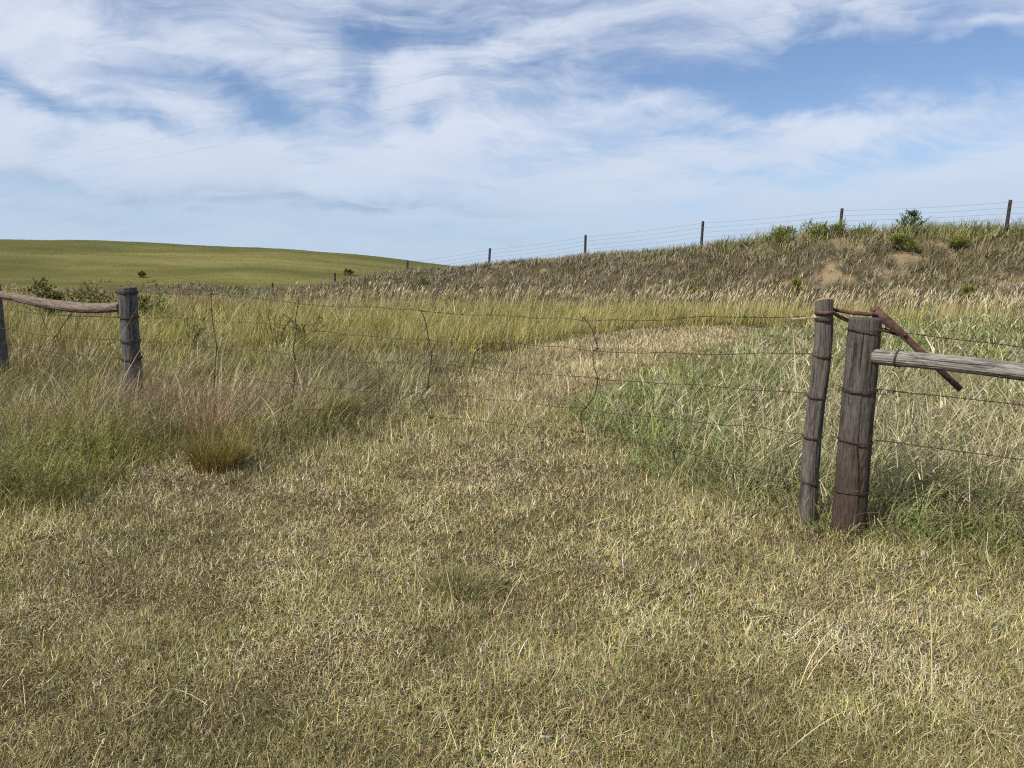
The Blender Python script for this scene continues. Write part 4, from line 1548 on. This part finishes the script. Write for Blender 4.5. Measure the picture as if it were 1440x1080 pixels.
def leafy_plant(px, py, D, h, label, seed, group, n=130):
    p = at(px, py, D)
    c = np.array([p[0], p[1], float(height(p[0], p[1]))])
    root = thing('leafy_plant', c, label, 'plant', group)
    rs = np.random.default_rng(seed)
    s = Soup()
    LP, Y = [], []
    for k in range(8):
        a = rs.uniform(0, 6.28)
        rd = rs.uniform(.15, .6) * h
        tip = c + np.array([math.cos(a) * rd, math.sin(a) * rd, h * rs.uniform(.62, 1.1)])
        P = spline([c + [rs.normal(0, .05), rs.normal(0, .05), -.02], (c + tip) / 2 + [0, 0, h * .12], tip], 6)
        tube(s, P, np.linspace(.009, .004, len(P)), 4)
        for j in range(n // 8):
            f = rs.uniform(.3, 1)
            q = P[int(f * (len(P) - 1))]
            LP.append(q)
            Y.append(rs.uniform(0, 6.28))
    s.link('stem', M_STEM, root, c)
    m = len(LP)
    cc = np.array([lin(132, 130, 64), lin(112, 112, 56), lin(150, 144, 80)])[rs.integers(0, 3, m)] * np.exp(rs.normal(0, .12, (m, 1)))
    link_blades('foliage', [blades(np.array(LP), np.array(Y), rs.uniform(.10, .24, m) * h * 1.1, rs.uniform(.022, .042, m), rs.uniform(.5, 1.5, m), rs.uniform(.2, 1.6, m), cc, 4)], M_LEAF, root, c)


g_lp = 'drooping leafy plants in the yellow green grass'
leafy_plant(266, 470, 14.5, 1.02, 'drooping leafy plant in the grass just left of the first gate stay', 21, g_lp, 160)
leafy_plant(385, 470, 15.5, .98, 'drooping leafy plant left of the second gate stay', 22, g_lp)
leafy_plant(432, 470, 16.5, 1.0, 'drooping leafy plant right of the second gate stay', 23, g_lp)


def tussock(px, py, r, h, cols, label, seed, n=520, w=.004, lean=.3):
    g = gnd(px, py)
    c = np.array([g[0], g[1], float(height(g[0], g[1]))])
    rs = np.random.default_rng(seed)
    a = rs.uniform(0, 6.28, n)
    rr = r * np.sqrt(rs.random(n)) * .55
    P = c + np.stack([np.cos(a) * rr, np.sin(a) * rr, np.zeros(n)], 1)
    yaw = a + rs.normal(0, .9, n)
    cc = np.array(cols)[rs.integers(0, len(cols), n)] * np.exp(rs.normal(0, .15, (n, 1)))
    o = link_blades('grass_tussock', [blades(P, yaw, rs.uniform(.3, 1.15, n) * h, w * rs.uniform(.7, 1.6, n), np.abs(rs.normal(.12, .16, n)) + lean * rr / r, rs.gamma(2, .3, n), cc, 4)], M_GRASS, None, c)
    tag(o, label, 'tussock', 'bunch grass tussocks')


tussock(308, 662, .34, .46, [lin(134, 122, 62), lin(122, 112, 58), lin(142, 106, 64), lin(108, 104, 52), lin(158, 146, 84)], 'olive and orange bunch grass tussock at the edge of the tall left grass', 31, 900)
tussock(288, 622, .42, .66, [TANPINK, lin(196, 166, 136), lin(150, 112, 86), lin(134, 100, 78), lin(172, 140, 112)], 'tall pinkish tan bunch grass behind the olive tussock', 34, 420, .0048, .25)
tussock(222, 592, .36, .58, [TANPINK, lin(150, 112, 86), lin(134, 100, 78), lin(160, 128, 102)], 'tall reddish tan bunch grass in front of the dark weathered post', 35, 380, .0048, .25)
tussock(487, 590, .26, .36, [lin(140, 126, 56), lin(112, 96, 46), lin(128, 120, 60)], 'small dark olive tussock under the gate wires between two stays', 32, 420)
tussock(650, 828, .30, .15, [lin(100, 104, 62), lin(124, 122, 78), lin(84, 88, 54), lin(160, 146, 104)], 'low dark green tussock in the short foreground grass', 33, 900, .003, 1.0)


def juniper():
    p = at(1280, 325, crest(1280, -.1))
    c = np.array([p[0], p[1], float(height(p[0], p[1]))])
    H = at(1279, 297, crest(1280, -.1))[2] - c[2]
    root = thing('juniper_tree', c, 'small dark green juniper standing alone on the bank crest', 'tree')
    s = Soup()
    tube(s, np.array([c - [0, 0, .1], c + [0, 0, H * .5], c + [.02, 0, H * .9]]), np.array([.05, .035, .012]), 6)
    rs = np.random.default_rng(61)
    LP, Y, LN_, HH = [], [], [], []
    for k in range(64):
        f = rs.uniform(.05, 1.0)
        a = rs.uniform(0, 6.28)
        L = ((1 - f) ** .8 * .80 + .12) * rs.uniform(.55, 1.15)
        b = c + [0, 0, H * f * .92]
        tip = b + np.array([math.cos(a) * L, math.sin(a) * L, L * rs.uniform(.3, 1.0)])
        P = spline([b, (b + tip) / 2 - [0, 0, .03], tip], 5)
        tube(s, P, np.linspace(.010, .004, len(P)), 4)
        for j in range(26):
            q = P[int(rs.uniform(.25, 1) * (len(P) - 1))]
            LP.append(q + rs.normal(0, .025, 3))
            Y.append(a + rs.normal(0, .8))
    s.link('trunk', M_STEM, root, c)
    m = len(LP)
    cc = np.array([lin(90, 118, 68), lin(108, 134, 78), lin(74, 98, 58), lin(124, 144, 86)])[rs.integers(0, 4, m)] * np.exp(rs.normal(0, .15, (m, 1)))
    link_blades('crown', [blades(np.array(LP), np.array(Y), rs.uniform(.08, .16, m), .034, rs.uniform(.2, 1.0, m), rs.uniform(-.3, .5, m), cc, 3)], M_LEAF, root, c)


juniper()


def yucca():
    p = at(1400, 365, crest(1400, 3.2))
    c = np.array([p[0], p[1], float(height(p[0], p[1])) + .02])
    rs = np.random.default_rng(71)
    n = 90
    o = link_blades('yucca', [blades(np.tile(c, (n, 1)), rs.uniform(0, 6.28, n), rs.uniform(.3, .5, n), .03, rs.uniform(.05, 1.3, n), rs.normal(.1, .1, n),
                                     np.array([lin(128, 134, 84), lin(150, 152, 104), lin(108, 116, 74), lin(176, 164, 118)])[rs.integers(0, 4, n)], 3)], M_LEAF, None, c)
    tag(o, 'spiky pale green yucca rosette on the bare slope at the right', 'yucca')


yucca()
